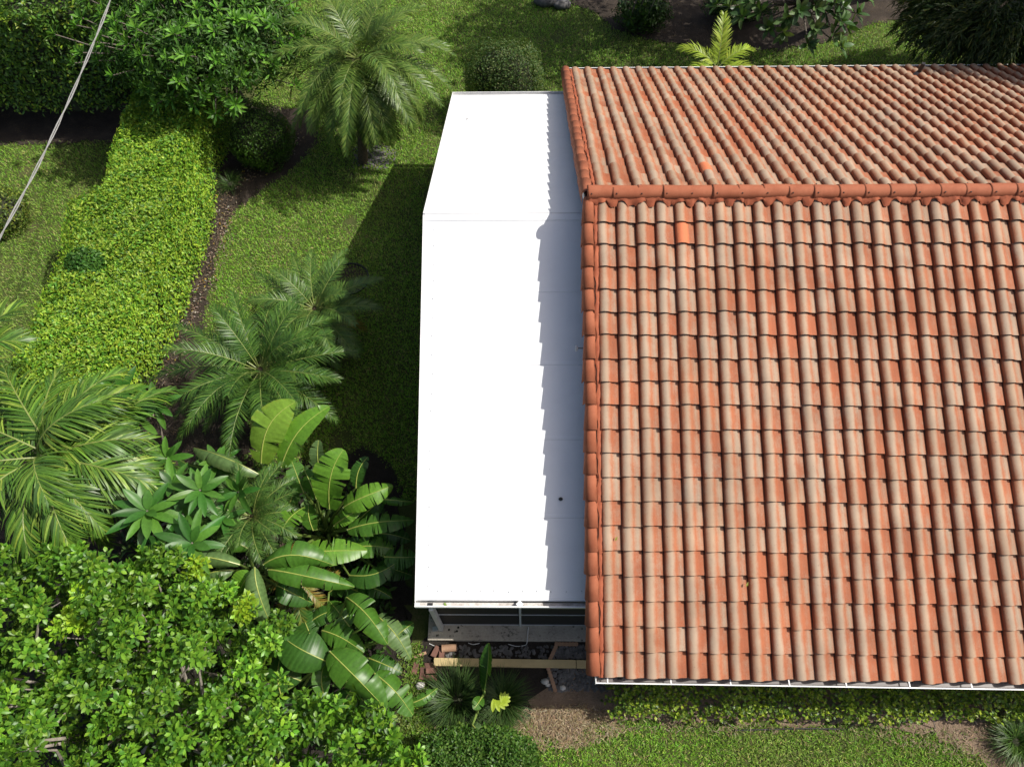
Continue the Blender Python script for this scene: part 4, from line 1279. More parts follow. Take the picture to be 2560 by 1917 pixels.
def broad_leaf(parent, base, tip, width, arch, roll, fold, nsplit, col, root, seed):
    r = np.random.default_rng(seed)
    base = np.array(base); tip = np.array(tip)
    ns = 36
    ts = np.linspace(0, 1, ns + 1)
    up = np.array([0, 0, 1.0])
    hz = tip - base; hz[2] = 0; hzl = np.linalg.norm(hz)
    lat = np.cross(hz / max(hzl, 1e-6), up)
    bend = r.normal(0, .05) * np.linalg.norm(tip - base)
    pts = base + (tip - base) * ts[:, None] + up * (arch * 4 * ts * (1 - ts) * (1.1 - .4 * ts))[:, None] + lat * (bend * np.sin(PI * ts))[:, None]
    T = unit(np.gradient(pts, axis=0))
    sd = unit(np.cross(T, up))
    nr = np.cross(sd, T)
    rolls = roll + .25 * r.normal() * ts
    sd2 = sd * np.cos(rolls)[:, None] + nr * np.sin(rolls)[:, None]
    nr2 = np.cross(sd2, T)
    w = width / 2 * np.clip(np.sin(PI * np.clip(ts * .96 + .03, 0, 1) ** .80), 0, 1) ** .58
    V = []; F = []; C = []
    cuts_all = []
    for s in (-1, 1):
        cuts = sorted(set([0, ns] + [int(c) for c in r.integers(4, ns - 2, nsplit)]))
        for a, b in zip(cuts[:-1], cuts[1:]):
            ph0 = fold + r.normal(0, .16); sweep = .10 + r.normal(0, .05)
            cb = len(V)
            m = b - a + 1
            for i in range(a, b + 1):
                # pieces draw in slightly at a tear
                e = 1.0
                if i == a and a > 0: e = .97
                rip = .006 * math.sin(i * 2.1) + .004 * r.normal()
                for q, k in enumerate((0.0, .35, .7, 1.0)):
                    ph = ph0 * (0.4 + .6 * k) - .30 * k * k * abs(fold)
                    slide = sweep * k * w[i] + (0.012 if (i == a and a > 0) else (-.012 if (i == b and b < ns) else 0)) * k
                    p = pts[i] + sd2[i] * (s * k * w[i] * e * math.cos(ph)) + nr2[i] * (k * w[i] * math.sin(ph) + rip * k) + T[i] * slide
                    V.append(p)
                    br = 1 + .10 * math.sin(i * 2.1 + 1.0) + .05 * r.normal() + (.10 if k == 0 else 0)
                    edge = 1.0 if k < 1 else (1.25 if r.random() < .3 else 1.0)
                    C.append(np.array(col) * br * np.array([edge, 1, 1]))
            for i in range(m - 1):
                for q in range(3):
                    x = cb + i * 4 + q
                    f = (x, x + 1, x + 5, x + 4)
                    F.append(f if s > 0 else tuple(reversed(f)))
    lf = link('leaf', mesh_np('leaf', np.array(V), np.array(F), M['broad'], cols=np.clip(np.array(C), .004, 1), smooth=True), parent)
    rb = MB()
    rb.tube([tuple(p + n_ * .004) for p, n_ in zip(pts[::4], nr2[::4])], [.011 * (1 - .8 * k / 9) for k in range(len(pts[::4]))], 5)
    rb.build('midrib', M['rib'], lf)
    root = np.array(root)
    st = MB()
    mid = root * .45 + base * .55 + np.array([0, 0, .10])
    st.tube([tuple(root), tuple(mid), tuple(base)], [.035, .026, .016], 7)
    st.build('stalk', M['stalk'], lf)
    return lf

LG = (0.115, 0.260, 0.024); MGc = (0.066, 0.170, 0.020); DG = (0.040, 0.115, 0.017); GR = (0.11, 0.190, 0.060)
BOP = {
 'A': ('broad torn-leaved plant hugging the patio roof edge', (985, 560), [
   ((1003, 405, 2.0), (1085, 55, 2.75), .62, .22, .10, .15, 6, LG), ((925, 345, 1.9), (850, 170, 2.2), .34, .08, .2, -.2, 2, MGc),
   ((1085, 398, 2.0), (1375, 268, 2.15), .46, .18, -.05, -.25, 4, LG), ((1300, 350, 1.85), (1500, 366, 1.75), .20, .06, 0, -.5, 3, MGc),
   ((1110, 530, 1.6), (1500, 475, 1.65), .44, .16, .1, -.2, 9, MGc), ((1030, 505, 1.5), (1190, 405, 1.7), .26, .1, 0, .1, 1, LG),
   ((800, 672, 1.7), (1225, 652, 1.6), .50, .16, .45, -.1, 10, LG), ((1120, 800, 1.35), (1400, 725, 1.45), .44, .12, .1, -.15, 6, DG),
   ((1330, 690, 1.45), (1520, 690, 1.4), .46, .05, 0, -.1, 8, MGc), ((850, 310, 1.8), (775, 110, 2.15), .34, .12, -.1, .1, 3, MGc),
   ((945, 180, 2.1), (940, 0, 2.45), .30, .1, .4, .4, 1, GR), ((1160, 280, 1.5), (1230, 100, 1.7), .3, .1, 0, .1, 3, DG), ((1010, 620, 1.2), (1250, 590, 1.2), .42, .1, .2, -.2, 5, DG), ((1230, 560, 1.25), (1480, 590, 1.2), .40, .1, -.2, -.2, 6, DG), ((1180, 470, 1.2), (1330, 330, 1.4), .36, .1, 0, -.2, 4, DG), ((1280, 760, 1.0), (1490, 800, .9), .40, .1, 0, -.2, 5, DG), ((760, 420, 1.4), (830, 250, 1.7), .36, .1, .1, .1, 4, MGc), ((1050, 860, .9), (1260, 940, .9), .4, .1, .1, -.2, 3, DG), ((715, 560, 1.9), (855, 395, 2.0), .44, .12, .1, -.1, 9, LG), ((905, 530, 1.5), (880, 380, 1.7), .32, .1, .1, .1, 2, MGc), ((1120, 640, 1.35), (1380, 640, 1.4), .42, .12, .2, -.15, 8, MGc)]),
 'B': ('bright broad-leaved plant rising in front of the pygmy palm', (615, 330), [
   ((599, 135, 2.15), (800, -225, 2.75), .66, .22, -.10, .10, 3, (0.17, 0.30, 0.032)), ((718, 158, 2.1), (1001, -198, 2.6), .46, .20, .1, .12, 2, LG),
   ((580, 200, 2.1), (200, 45, 1.95), .42, .30, -.5, -.75, 3, GR), ((440, 170, 1.6), (110, 115, 1.6), .32, .16, 0, -.3, 3, DG),
   ((470, 250, 1.4), (270, 190, 1.4), .36, .1, 0, -.2, 3, DG)]),
 'C': ('broad-leaved plant with drooping grey-green leaves round a fine palm', (575, 800), [
   ((612, 735, 2.5), (1018, 735, 2.35), .52, .26, -.20, -.45, 3, MGc), ((640, 765, 2.4), (1150, 868, 2.15), .40, .22, .05, -.35, 3, MGc),
   ((470, 735, 2.5), (55, 690, 2.25), .46, .28, .35, -.75, 3, GR), ((560, 755, 2.55), (685, 1150, 1.95), .40, .22, .5, -.5, 1, GR),
   ((400, 880, 2.2), (35, 978, 2.0), .34, .18, -.2, -.15, 5, MGc), ((545, 785, 2.35), (455, 965, 2.05), .46, .12, .1, .1, 3, LG),
   ((470, 830, 2.3), (440, 900, 2.2), .22, .03, 0, .1, 1, LG), ((520, 640, 2.0), (330, 600, 1.95), .36, .15, .1, -.3, 3, MGc), ((690, 860, 1.9), (905, 965, 1.6), .42, .18, .1, -.3, 3, DG), ((430, 770, 2.2), (170, 850, 1.95), .38, .2, -.2, -.6, 3, GR)]),
 'D': ('low broad glossy-leaved plant nearest the patio corner', (985, 1300), [
   ((990, 1310, 1.55), (695, 1135, 1.65), .68, .20, .05, -.25, 1, DG), ((695, 1165, 1.3), (485, 1295, 1.15), .44, .10, .1, -.3, 3, MGc),
   ((960, 1125, 1.25), (1205, 1255, 1.2), .42, .12, 0, -.25, 5, MGc), ((1105, 930, 1.6), (1345, 1205, 1.55), .50, .22, -.1, -.3, 5, MGc),
   ((1285, 1040, 1.4), (1480, 1290, 1.2), .40, .16, .1, -.2, 9, GR), ((1005, 1250, 1.7), (1335, 1585, 1.4), .60, .24, 0, -.3, 3, MGc),
   ((1270, 1380, 1.35), (1495, 1625, 1.1), .48, .16, .1, -.25, 5, MGc), ((715, 1500, 1.2), (715, 1265, 1.3), .38, .12, .2, -.2, 1, DG),
   ((970, 1510, 1.2), (985, 1290, 1.3), .30, .10, -.3, .3, 2, MGc), ((880, 1085, 1.0), (1050, 1000, 1.1), .34, .10, 0, -.2, 2, DG),
   ((1170, 870, 1.0), (1370, 930, .95), .30, .08, 0, -.2, 3, DG), ((1190, 1530, 1.0), (1400, 1660, .9), .36, .10, 0, -.2, 3, GR),
   ((1470, 1560, .75), (1640, 1465, .7), .20, .08, 0, -.2, 3, MGc), ((1240, 1290, 1.0), (1430, 1370, .95), .34, .1, 0, -.2, 3, DG),
   ((820, 960, .9), (700, 900, .9), .3, .08, 0, -.2, 3, DG), ((1000, 900, .8), (1150, 860, .8), .34, .08, 0, -.2, 2, DG), ((830, 1420, 1.1), (640, 1400, 1.1), .44, .12, .1, -.3, 3, DG), ((900, 1180, 1.0), (820, 1000, 1.0), .4, .1, .1, -.2, 3, DG), ((1120, 1100, 1.1), (1000, 950, 1.1), .42, .12, .1, -.2, 4, MGc), ((1140, 1460, .95), (1050, 1640, .9), .44, .1, .1, -.2, 3, DG), ((1380, 1180, 1.0), (1500, 1080, .95), .34, .1, 0, -.2, 5, DG), ((820, 1500, .9), (840, 1650, .9), .4, .1, .1, -.2, 3, DG)]),
}
sd_ = 100
for k, (lab, rt, lvs) in BOP.items():
    root = at7(rt[0], rt[1], 0.0)
    t = empty('bird_of_paradise', tuple(root), lab, 'plant')
    for (b, tp, w, arch, roll, fold, nsp, col) in lvs:
        sd_ += 1
        broad_leaf(t, at7(*b), at7(*tp), w, arch, roll, fold, nsp, col, root + rng.normal(0, .08, 3) * np.array([1, 1, 0]), sd_)
# upright young leaf by the patio
r0 = at(1046, 1500, 0.0)
t = empty('bird_of_paradise', tuple(r0), 'upright rolled banana-like leaf standing in the grass clump', 'plant')
broad_leaf(t, at(1046, 1492, .65), at(1056, 1388, 1.4), .30, .03, .9, .75, 1, DG, r0, 301)
broad_leaf(t, at(1042, 1480, .6), at(1034, 1420, 1.05), .16, .02, -.5, .8, 1, DG, r0, 302)
broad_leaf(t, at(1040, 1505, .55), at(1022, 1530, .7), .2, .05, .3, .2, 1, MGc, r0, 303)
broad_leaf(t, at(1020, 1565, .5), at(1035, 1585, .55), .2, .03, .2, .2, 1, GR, r0, 304)

# ---------------------------------------------------------------- sprig-built shrubs
def sprigs(pos, axes, nleaf, L, W, cols_fn):
    P_, D_, N_, L_, W_, C_ = [], [], [], [], [], []
    for i in range(len(pos)):
        q = rosette(None, pos[i], axes[i], nleaf, L, W, cols_fn(i), '', one=True, open0=.45, open1=1.45)
        k = len(q[0])
        # leaves are strung along the twig
        q = list(q); ax = unit(np.array(axes[i])); q[0] = q[0] - ax * (np.arange(k) / k * .11)[:, None]
        for lst, v in zip((P_, D_, N_, L_, W_, C_), q): lst.append(v)
    return [np.concatenate(v) for v in (P_, D_, N_, L_, W_, C_)]

M['bark_pale'] = simple_mat('pale_bark', (0.34, 0.30, 0.25), 0.9, 0.4, 14, bmp=0.5)
BSZ = 3.45
outline = [(-170, 1185), (0, 1185), (90, 1168), (200, 1182), (285, 1178), (395, 1195), (440, 1222), (462, 1262), (545, 1300), (572, 1335), (560, 1400), (520, 1440), (600, 1490), (680, 1512), (725, 1480), (765, 1500), (830, 1560), (885, 1656), (900, 1900), (-170, 1900)]
bpoly = np.array([at(a, b, BSZ)[:2] for a, b in outline])
lo, hi = bpoly.min(0), bpoly.max(0)
def poly_edge(Q, poly):
    best = np.full(len(Q), 9.0)
    for i in range(len(poly)):
        a, b = poly[i], poly[(i + 1) % len(poly)]
        ab = b - a; tt = np.clip(((Q - a) @ ab) / (ab @ ab), 0, 1)[:, None]
        best = np.minimum(best, np.linalg.norm(Q - a - tt * ab, axis=1))
    return best
# the crown is a crowd of small leafy mounds on branch ends, with dark gaps between them
cand = rng.uniform(lo, hi, (9000, 2)); cand = cand[in_poly(cand[:, 0], cand[:, 1], [tuple(p) for p in bpoly])]
cen = []
for q in cand:
    if all((q[0] - c[0]) ** 2 + (q[1] - c[1]) ** 2 > .305 ** 2 for c in cen): cen.append(q)
cen = np.array(cen); edc = poly_edge(cen, bpoly)
zc = BSZ + .42 * vnoise(cen, 1.4, 61) + rng.normal(0, .21, len(cen)) - .55 * np.clip(1 - edc / .5, 0, 1) ** 2
rm = rng.uniform(.15, .28, len(cen))
Qs, zs_, axs, own = [], [], [], []
for i in range(len(cen)):
    m = int(5 + 190 * rm[i] ** 2 * 1.25)
    d = rdir(m); d[:, 2] = np.abs(d[:, 2]) * 1.1 - .15; d = unit(d)
    k_ = rng.uniform(.7, 1.05, (m, 1))
    p = np.column_stack([cen[i][None].repeat(m, 0), np.full(m, zc[i])]) + d * k_ * np.array([rm[i], rm[i], rm[i] * 1.15])
    Qs.append(p[:, :2]); zs_.append(p[:, 2]); axs.append(d + np.array([0, 0, .55]) + rng.normal(0, .2, (m, 3))); own.append(np.full(m, i))
# a lower, thinner layer inside
low = rng.uniform(lo, hi, (1900, 2)); low = low[in_poly(low[:, 0], low[:, 1], [tuple(p) for p in bpoly])]
Qs.append(low); zs_.append(BSZ - .75 - rng.exponential(.3, len(low))); axs.append(np.column_stack([rng.normal(0, .6, (len(low), 2)), np.ones(len(low))])); own.append(np.full(len(low), -1))
Q = np.concatenate(Qs); z = np.concatenate(zs_); axes = np.concatenate(axs); own = np.concatenate(own)
lump = np.where(own >= 0, 0.0, -1.0)
fresh = rng.random(len(cen)) < .055
tint = 1 + rng.normal(0, .16, len(cen) + 1)
young = (own >= 0) & fresh[np.maximum(own, 0)] & (rng.random(len(Q)) < .75)
C_OLD = [(0.088, 0.212, 0.017), (0.124, 0.268, 0.021), (0.170, 0.315, 0.028), (0.050, 0.140, 0.014)]
C_NEW = [(0.26, 0.40, 0.024), (0.20, 0.37, 0.024)]
big = empty('broadleaf_shrub', (-6.3, -7.2, 0), 'large bright green small-leaved shrub filling the lower left corner', 'shrub')
A = sprigs(np.column_stack([Q, z]), axes, 10, .125, .056, lambda i: np.array(C_NEW if young[i] else C_OLD) * tint[own[i]])
link('foliage', leaves_mesh('foliage', *A[:5], A[5], T_OVAL, M['gloss']), big, kind='stuff')
lb = MB()
for k in range(70):
    i = rng.integers(len(Q))
    tip = np.array([Q[i, 0], Q[i, 1], z[i] - .08])
    root = np.array([-6.4 + rng.normal(0, .5), -7.4 + rng.normal(0, .5), .2])
    m1 = root * .5 + tip * .5 + rng.normal(0, .12, 3); m1[2] += .25
    m2 = root * .2 + tip * .8 + rng.normal(0, .10, 3); m2[2] += .05
    lb.tube([tuple(root), tuple(m1), tuple(m2), tuple(tip)], [.04, .028, .016, .006], 6)
lb.build('branches', M['bark_pale'], big)
for (a, b, c_) in [((320, 1385, 3.1), (365, 1300, 3.5), .02), ((225, 1325, 3.45), (195, 1400, 3.2), .03), ((225, 1325, 3.45), (250, 1290, 3.65), .012), ((225, 1325, 3.45), (180, 1295, 3.7), .012), ((120, 1565, 3.3), (232, 1440, 3.55), .013), ((232, 1440, 3.55), (255, 1375, 3.75), .009), ((75, 1400, 3.2), (85, 1330, 3.7), .02), ((85, 1330, 3.7), (130, 1300, 3.85), .012), ((85, 1330, 3.7), (50, 1305, 3.85), .012)]:
    p, q = at(*a), at(*b); tb = MB(); tb.tube([tuple(p), tuple((p + q) / 2 + rng.normal(0, .02, 3)), tuple(q)], [c_, c_ * .8, c_ * .55], 6); tb.build('bare_twig', M['bark_pale'], big)

# low rounded shrub at the bottom
def low_shrub(name, label, poly, H, n, L, W, cols, cat='shrub', nleaf=7, seed=80, tops=.10, twigs=30):
    poly = np.array(poly); lo, hi = poly.min(0), poly.max(0); c = poly.mean(0)
    t = empty(name, (c[0], c[1], 0), label, cat)
    Q = rng.uniform(lo, hi, (n * 3, 2)); Q = Q[in_poly(Q[:, 0], Q[:, 1], [tuple(p) for p in poly])][:n]
    ed = poly_edge(Q, poly)
    z = H * (1 + tops * vnoise(Q, 3.0, seed)) * (1 - .45 * np.clip(1 - ed / .25, 0, 1) ** 1.5) - rng.exponential(.09, len(Q))
    z = np.maximum(z, .08)
    ax = np.column_stack([rng.normal(0, .5, len(Q)), rng.normal(0, .5, len(Q)), np.ones(len(Q))])
    A = sprigs(np.column_stack([Q, z]), ax, nleaf, L, W, lambda i: cols)
    link('foliage', leaves_mesh('foliage', *A[:5], A[5], T_SMALL, M['gloss']), t, kind='stuff')
    tw = MB()
    for k in range(twigs):
        i = rng.integers(len(Q)); p = np.array([Q[i, 0], Q[i, 1], z[i]])
        tw.tube([(p[0] + rng.normal(0, .15), p[1] + rng.normal(0, .08), .02), tuple(p)], [.010, .005], 4)
    tw.build('twigs', M['bark'], t)
    return t
low_shrub('low_shrub', 'low dense dark green shrub at the bottom edge by the grass clump', [(-2.85, -7.45), (-2.3, -7.25), (-1.5, -7.28), (-.95, -7.5), (-.85, -8.2), (-1.2, -9), (-2.9, -9)], .85, 2300, .070, .038, [(0.050, 0.125, 0.020), (0.075, 0.165, 0.026), (0.11, 0.20, 0.036)], seed=81, tops=.2)
hx = [.25, 1.0, 2, 3, 4, 5, 6, 7, 8, 9, 10, 11, 12]
low_shrub('low_hedge', 'thin low hedge of round yellow-green leaves along the front wall', [(x, -6.45 + .03 * math.sin(x * 3)) for x in hx] + [(x, -7.12 + .06 * math.sin(x * 2.3)) for x in reversed(hx)], .72, 2000, .078, .058, [(0.13, 0.22, 0.026), (0.20, 0.30, 0.030), (0.29, 0.38, 0.036), (0.07, 0.13, 0.022)], cat='hedge', nleaf=5, seed=84, tops=.22, twigs=700)

def grass_clump(name, label, c, r, h, n, cols, w=.012, cat='ornamental grass'):
    t = empty(name, (c[0], c[1], 0), label, cat)
    V = []; F = []; C = []
    for k in range(n):
        a = rng.uniform(0, 2 * PI); rr_ = r * .35 * math.sqrt(rng.random())
        b = np.array([c[0] + rr_ * math.cos(a), c[1] + rr_ * math.sin(a), 0.0])
        a2 = a + rng.normal(0, .5); ln = rng.uniform(.75, 1.15) * (r * .75 + h * .5); el = rng.uniform(.9, 1.45)
        hd = np.array([math.cos(a2), math.sin(a2)]); sd = np.array([-hd[1], hd[0], 0]) * w / 2
        col = np.array(cols[rng.integers(len(cols))]) * (1 + rng.normal(0, .15))
        base_i = len(V); p = b.copy()
        nseg = 6
        for s in range(nseg + 1):
            k_ = 1 - (s / nseg) ** 2
            V += [p - sd * k_, p + sd * k_]; C += [col, col]
            p = p + np.array([hd[0] * math.cos(el), hd[1] * math.cos(el), math.sin(el)]) * ln / nseg
            p[2] = max(p[2], .015); el -= rng.uniform(.24, .40)
        for s in range(nseg): F.append((base_i + 2 * s, base_i + 2 * s + 1, base_i + 2 * s + 3, base_i + 2 * s + 2))
    link('blades', mesh_np('blades', np.array(V), np.array(F), M['leaf'], cols=np.clip(np.array(C), .004, 1)), t, kind='stuff')
    s = MB(); s.lathe((c[0], c[1], 0), [(r * .32, 0), (r * .25, .06), (0, .09)], 12); s.build('crown_base', M['twig'], t)
    return t
LC = [(0.030, 0.070, 0.016), (0.045, 0.095, 0.02), (0.07, 0.12, 0.03)]
grass_clump('liriope_clump', 'dark strappy grass clump left of the upright leaf', tuple(at(985, 1510, .1)), .62, .42, 520, LC)
grass_clump('liriope_clump', 'dark strappy grass clump right of the upright leaf', tuple(at(1085, 1512, .1)), .50, .40, 460, LC)
grass_clump('liriope_clump', 'strappy grass clump at the bottom right corner', tuple(at(2195, 1600, .1)), .45, .4, 420, [(0.05, 0.11, 0.02), (0.09, 0.16, 0.03)])
grass_clump('liriope_clump', 'small strappy tuft beside the hedge', tuple(at(497, 395, .1)), .4, .35, 160, LC)
yl = at(1076, 1512, .75)
t = empty('croton_sprig', (yl[0], yl[1], 0), 'bright yellow-green leaf sprig above the grass clumps', 'plant')
for k in range(9):
    a = -1.6 + k * .42
    p = yl + np.array([.02 * k - .08, -.012 * k + .03, 0]); d = np.array([math.cos(a), math.sin(a) * .9, .12])
    link('leaf', leaves_mesh('leaf', [p], [d], [[0, 0, 1.0]], [.20], [.075], [(.34, .45, .035)], T_BIG, M['broad']), t)
s = MB(); s.tube([(yl[0], yl[1], 0), tuple(yl)], [.012, .007], 5); s.build('stem', M['stalk'], t)

# ================================================================== SMALL THINGS
def at9(x, y, z): return at((1000 + x / 4.424) / 1.15784, (1460 + y / 4.424) / 1.15784, z)
M['plank'] = simple_mat('pale_yellow_board', (0.56, 0.44, 0.22), 0.8, 0.25, 3, bmp=.3)
M['brick'] = terracotta_material('old_brick', (0.085, 0.045, 0.035), (0.19, 0.095, 0.07), .7)
M['tan'] = terracotta_material('tan_edging', (0.26, 0.15, 0.09), (0.40, 0.25, 0.16), .4)
M['stone'] = simple_mat('grey_pebble', (0.15, 0.145, 0.14), 0.85, 0.65, 11)
M['white_stone'] = simple_mat('white_stone', (0.55, 0.54, 0.50), 0.85, 0.4, 14)
for (xa, xb, lab) in ((372, 1945, 'long pale yellow edging board lying in front of the patio slab'), (1952, 2500, 'short pale yellow edging board tucked under the tile eave')):
    p, q = at9(xa, 856 + (xa - 372) * .015, .09), at9(xb, 856 + (xb - 372) * .015, .09)
    b = MB(); b.bar((p[0], p[1], .05), (q[0], q[1], .05), .135, .09)
    o = b.build('edging_board', M['plank'], None, bevel=.006); tag(o, lab, 'board')
def brick(x, y, rz, lab, z=.035, ry=0.0, size=(.20, .095, .06), mat='brick'):
    p = at9(x, y, z)
    b = MB(); b.box((0, 0, 0), size)
    o = b.build('brick', M[mat], None, bevel=.006); o.location = (p[0], p[1], z); o.rotation_euler = (0, ry, rz)
    tag(o, lab, 'brick'); return o
brick(392, 745, 1.15, 'loose red brick tilted against the board end near the slab', .05, .15)
brick(462, 755, 1.55, 'loose red brick standing on end beside the tilted one', .05)
brick(335, 900, .05, 'loose red brick lying flat left of the board end')
brick(350, 955, .05, 'sunlit red brick on the small pile below the board end', .09)
brick(345, 1035, .0, 'dark mossy brick low in the pile', .035)
brick(250, 985, 1.5, 'blackened brick at the left of the pile', .035)
brick(170, 930, 1.4, 'grey-brown brick half sunk left of the pile', .02)
brick(225, 780, .35, 'thin tan brick flush with the lawn edge', .015, size=(.22, .05, .04), mat='tan')
st = MB()
p = at9(545, 710, .08); st.tube([(p[0] - .13, p[1], .07), (p[0] + .13, p[1] + .02, .07)], [.065, .065], 14)
tag(st.build('stone_cylinder', M['tan'], None, bevel=.008), 'short tan concrete cylinder lying by the slab', 'block')
def scallop(x0, y0, x1, y1, lab):
    p, q = at9(x0, y0, .05), at9(x1, y1, .05)
    d = q - p; L = np.linalg.norm(d[:2]); n = max(4, int(L / .055))
    b = MB()
    b.bar((p[0], p[1], .035), (q[0], q[1], .035), .055, .07)
    for k in range(n + 1):
        c = p + d * k / n; b.lathe((c[0], c[1], 0), [(.036, 0), (.036, .078), (0, .079)], 10)
    tag(b.build('scalloped_edging', M['tan']), lab, 'edging')
scallop(1730, 660, 1950, 662, 'tan scalloped edging strip against the slab front')
scallop(1722, 695, 1662, 825, 'tan scalloped edging strip slanting behind the board')
scallop(1640, 935, 1715, 1170, 'tan scalloped edging strip slanting below the board')
# white cables
def cable(name, pts, r, mat, lab, cat='cable'):
    P = [Vector(p) for p in pts]; out = []
    for i in range(len(P) - 1):
        p0, p1, p2, p3 = P[max(i - 1, 0)], P[i], P[i + 1], P[min(i + 2, len(P) - 1)]
        for k in range(6):
            t_ = k / 6
            out.append(.5 * ((2 * p1) + (p2 - p0) * t_ + (2 * p0 - 5 * p1 + 4 * p2 - p3) * t_ ** 2 + (-p0 + 3 * p1 - 3 * p2 + p3) * t_ ** 3))
    out.append(P[-1])
    b = MB(); b.tube([tuple(v) for v in out], r, 6)
    return tag(b.build(name, mat, None, smooth=True), lab, cat)
cable('white_cable', [at9(1420, 470, .13), at9(1412, 560, .13), at9(1405, 640, .13), at9(1385, 672, .03), at9(1290, 684, .02), at9(1200, 662, .02)], .006, M['trim'], 'thin white cable crossing the slab edge to the soil')
cable('white_cable', [at9(755, 648, .02), at9(810, 664, .03), at9(880, 650, .02)], .006, M['trim'], 'short loop of white cable in the soil by the slab')
cable('white_cable', [at9(325, 655, .02), at9(380, 680, .03), at9(430, 692, .02)], .006, M['trim'], 'white cable end beside the slab corner')
cable('black_hose', [(2.4, -7.27, .03), (3.0, -7.25, .03), (3.6, -7.235, .035), (4.3, -7.24, .03)], .014, M['black'], 'black irrigation hose on the dirt below the low hedge', 'hose')

def pebbles(name, label, spots, mat, zs=0.02, cols=None, dens_r=(.02, .045)):
    """loose stones, too many to count"""
    base = np.array([[0, 0, 1], [1, 0, 0], [.31, .95, 0], [-.81, .59, 0], [-.81, -.59, 0], [.31, -.95, 0]], dtype=float)
    F = [(0, 1, 2), (0, 2, 3), (0, 3, 4), (0, 4, 5), (0, 5, 1)]
    V = []; FF = []
    for (x, y) in spots:
        s = rng.uniform(*dens_r); a = rng.uniform(0, 6.28); e = rng.uniform(.65, 1.0)
        v = base * np.array([s, s * e, s * rng.uniform(.5, .8)]); v = v * (1 + rng.normal(0, .12, v.shape))
        ca, sa = math.cos(a), math.sin(a)
        v[:, :2] = v[:, :2] @ np.array([[ca, sa], [-sa, ca]])
        b = len(V); V += [tuple(q + np.array([x, y, zs - .008])) for q in v]; FF += [tuple(i + b for i in f) for f in FF_F(F)]
    return tag(link(name, mesh_np(name, V, FF, mat)), label, 'pebbles', kind='stuff')
def FF_F(F): return F
a1, a2 = at9(1640, 930, 0), at9(2300, 1180, 0)
sp = [(rng.uniform(a1[0], a2[0]), rng.uniform(a2[1], a1[1])) for _ in range(420)]
b1, b2 = at9(1680, 680, 0), at9(2200, 830, 0); sp += [(rng.uniform(b1[0], b2[0]), rng.uniform(b2[1], b1[1])) for _ in range(260)]
b1, b2 = at9(520, 680, 0), at9(1640, 820, 0); sp += [(rng.uniform(b1[0], b2[0]), rng.uniform(b2[1], b1[1])) for _ in range(170)]
pebbles('pebbles', 'dark grey pebbles on the soil under the tile eave', sp, M['stone'], .03)
pb = at(800, 345, 0)
sp = []
while len(sp) < 420:
    x, y = rng.normal(0, .28), rng.normal(0, .24)
    if abs(x) < .6 and abs(y) < .45: sp.append((pb[0] + .10 + x, pb[1] + .1 + y))
pebbles('pebbles', 'grey pebbles heaped round the tall palm trunk', sp, M['stone'], .03, dens_r=(.02, .04))
for (x, y, s, lab) in ((1605, 1075, .07, 'rough white stone left of the slanting edging strip'), (1635, 1105, .05, 'small white stone against the slanting edging strip'), (1800, 1145, .06, 'pale stone right of the slanting edging strip'), (225, 1120, .09, 'grey stone on the soil below the brick pile')):
    p = at9(x, y, .03); o = lump_core('stone', None, (p[0], p[1], s * .5), (s, s * .8, s * .6), M['white_stone'], int(x), 10, 6, .25); tag(o, lab, 'stone')
for (a, b, s, lab) in ((1178, 4, .38, 'pale grey rock at the top edge of the lawn'), (1215, 10, .28, 'smaller rock beside the pale one at the top edge')):
    p = at(a, b, .1); o = lump_core('rock', None, (p[0], p[1], s * .35), (s, s * .7, s * .5), M['stone'], int(a), 12, 7, .2); tag(o, lab, 'rock')
# round planter edging in the patio shade
rc = at(755, 604, 0)
ring = empty('edging_ring', (rc[0], rc[1], 0), 'black round lawn edging ring in the patio shade', 'edging')
b = MB(); b.lathe((rc[0], rc[1], 0), [(.47, .0), (.47, .06), (.44, .06), (.44, .0)], 28); b.build('rim', M['black'], ring)
b = MB(); b.lathe((rc[0], rc[1], 0), [(.44, .016), (.2, .03), (0, .03)], 24); b.build('mulch_fill', M['mulch'], ring)
p = at(775, 612, .05); o = lump_core('stone', None, (p[0], p[1], .06), (.10, .08, .07), M['stone'], 3, 12, 7, .12); tag(o, 'grey stone inside the black edging ring', 'stone')
# fallen leaves along the mulch strip
n = 1000
tt = rng.random(n); ctrl = np.array([at(a, b, 0)[:2] for a, b in [(640, 300), (560, 370), (500, 395), (487, 480), (472, 520), (452, 590), (425, 660), (390, 740), (345, 850), (330, 920)]])
ii = np.minimum((tt * 9).astype(int), 8); fr = (tt * 9 - ii)[:, None]
Pl = ctrl[ii] * (1 - fr) + ctrl[ii + 1] * fr + rng.normal(0, .16, (n, 2))
D = np.column_stack([rng.normal(size=(n, 2)), rng.normal(0, .15, n)]); N = np.column_stack([rng.normal(0, .35, (n, 2)), np.ones(n)])
lit = link('fallen_leaves', leaves_mesh('fallen_leaves', np.column_stack([Pl, rng.uniform(.03, .05, n)]), D, N, rng.uniform(.05, .09, n), rng.uniform(.025, .04, n),
           palette(n, [(0.22, 0.16, 0.11), (0.15, 0.11, 0.08), (0.40, 0.30, 0.05), (0.36, 0.31, 0.25)], [.42, .33, .07, .18]), T_SMALL, M['leaf']))
tag(lit, 'brown and yellow fallen leaves along the mulch strip', 'leaf litter', kind='stuff')
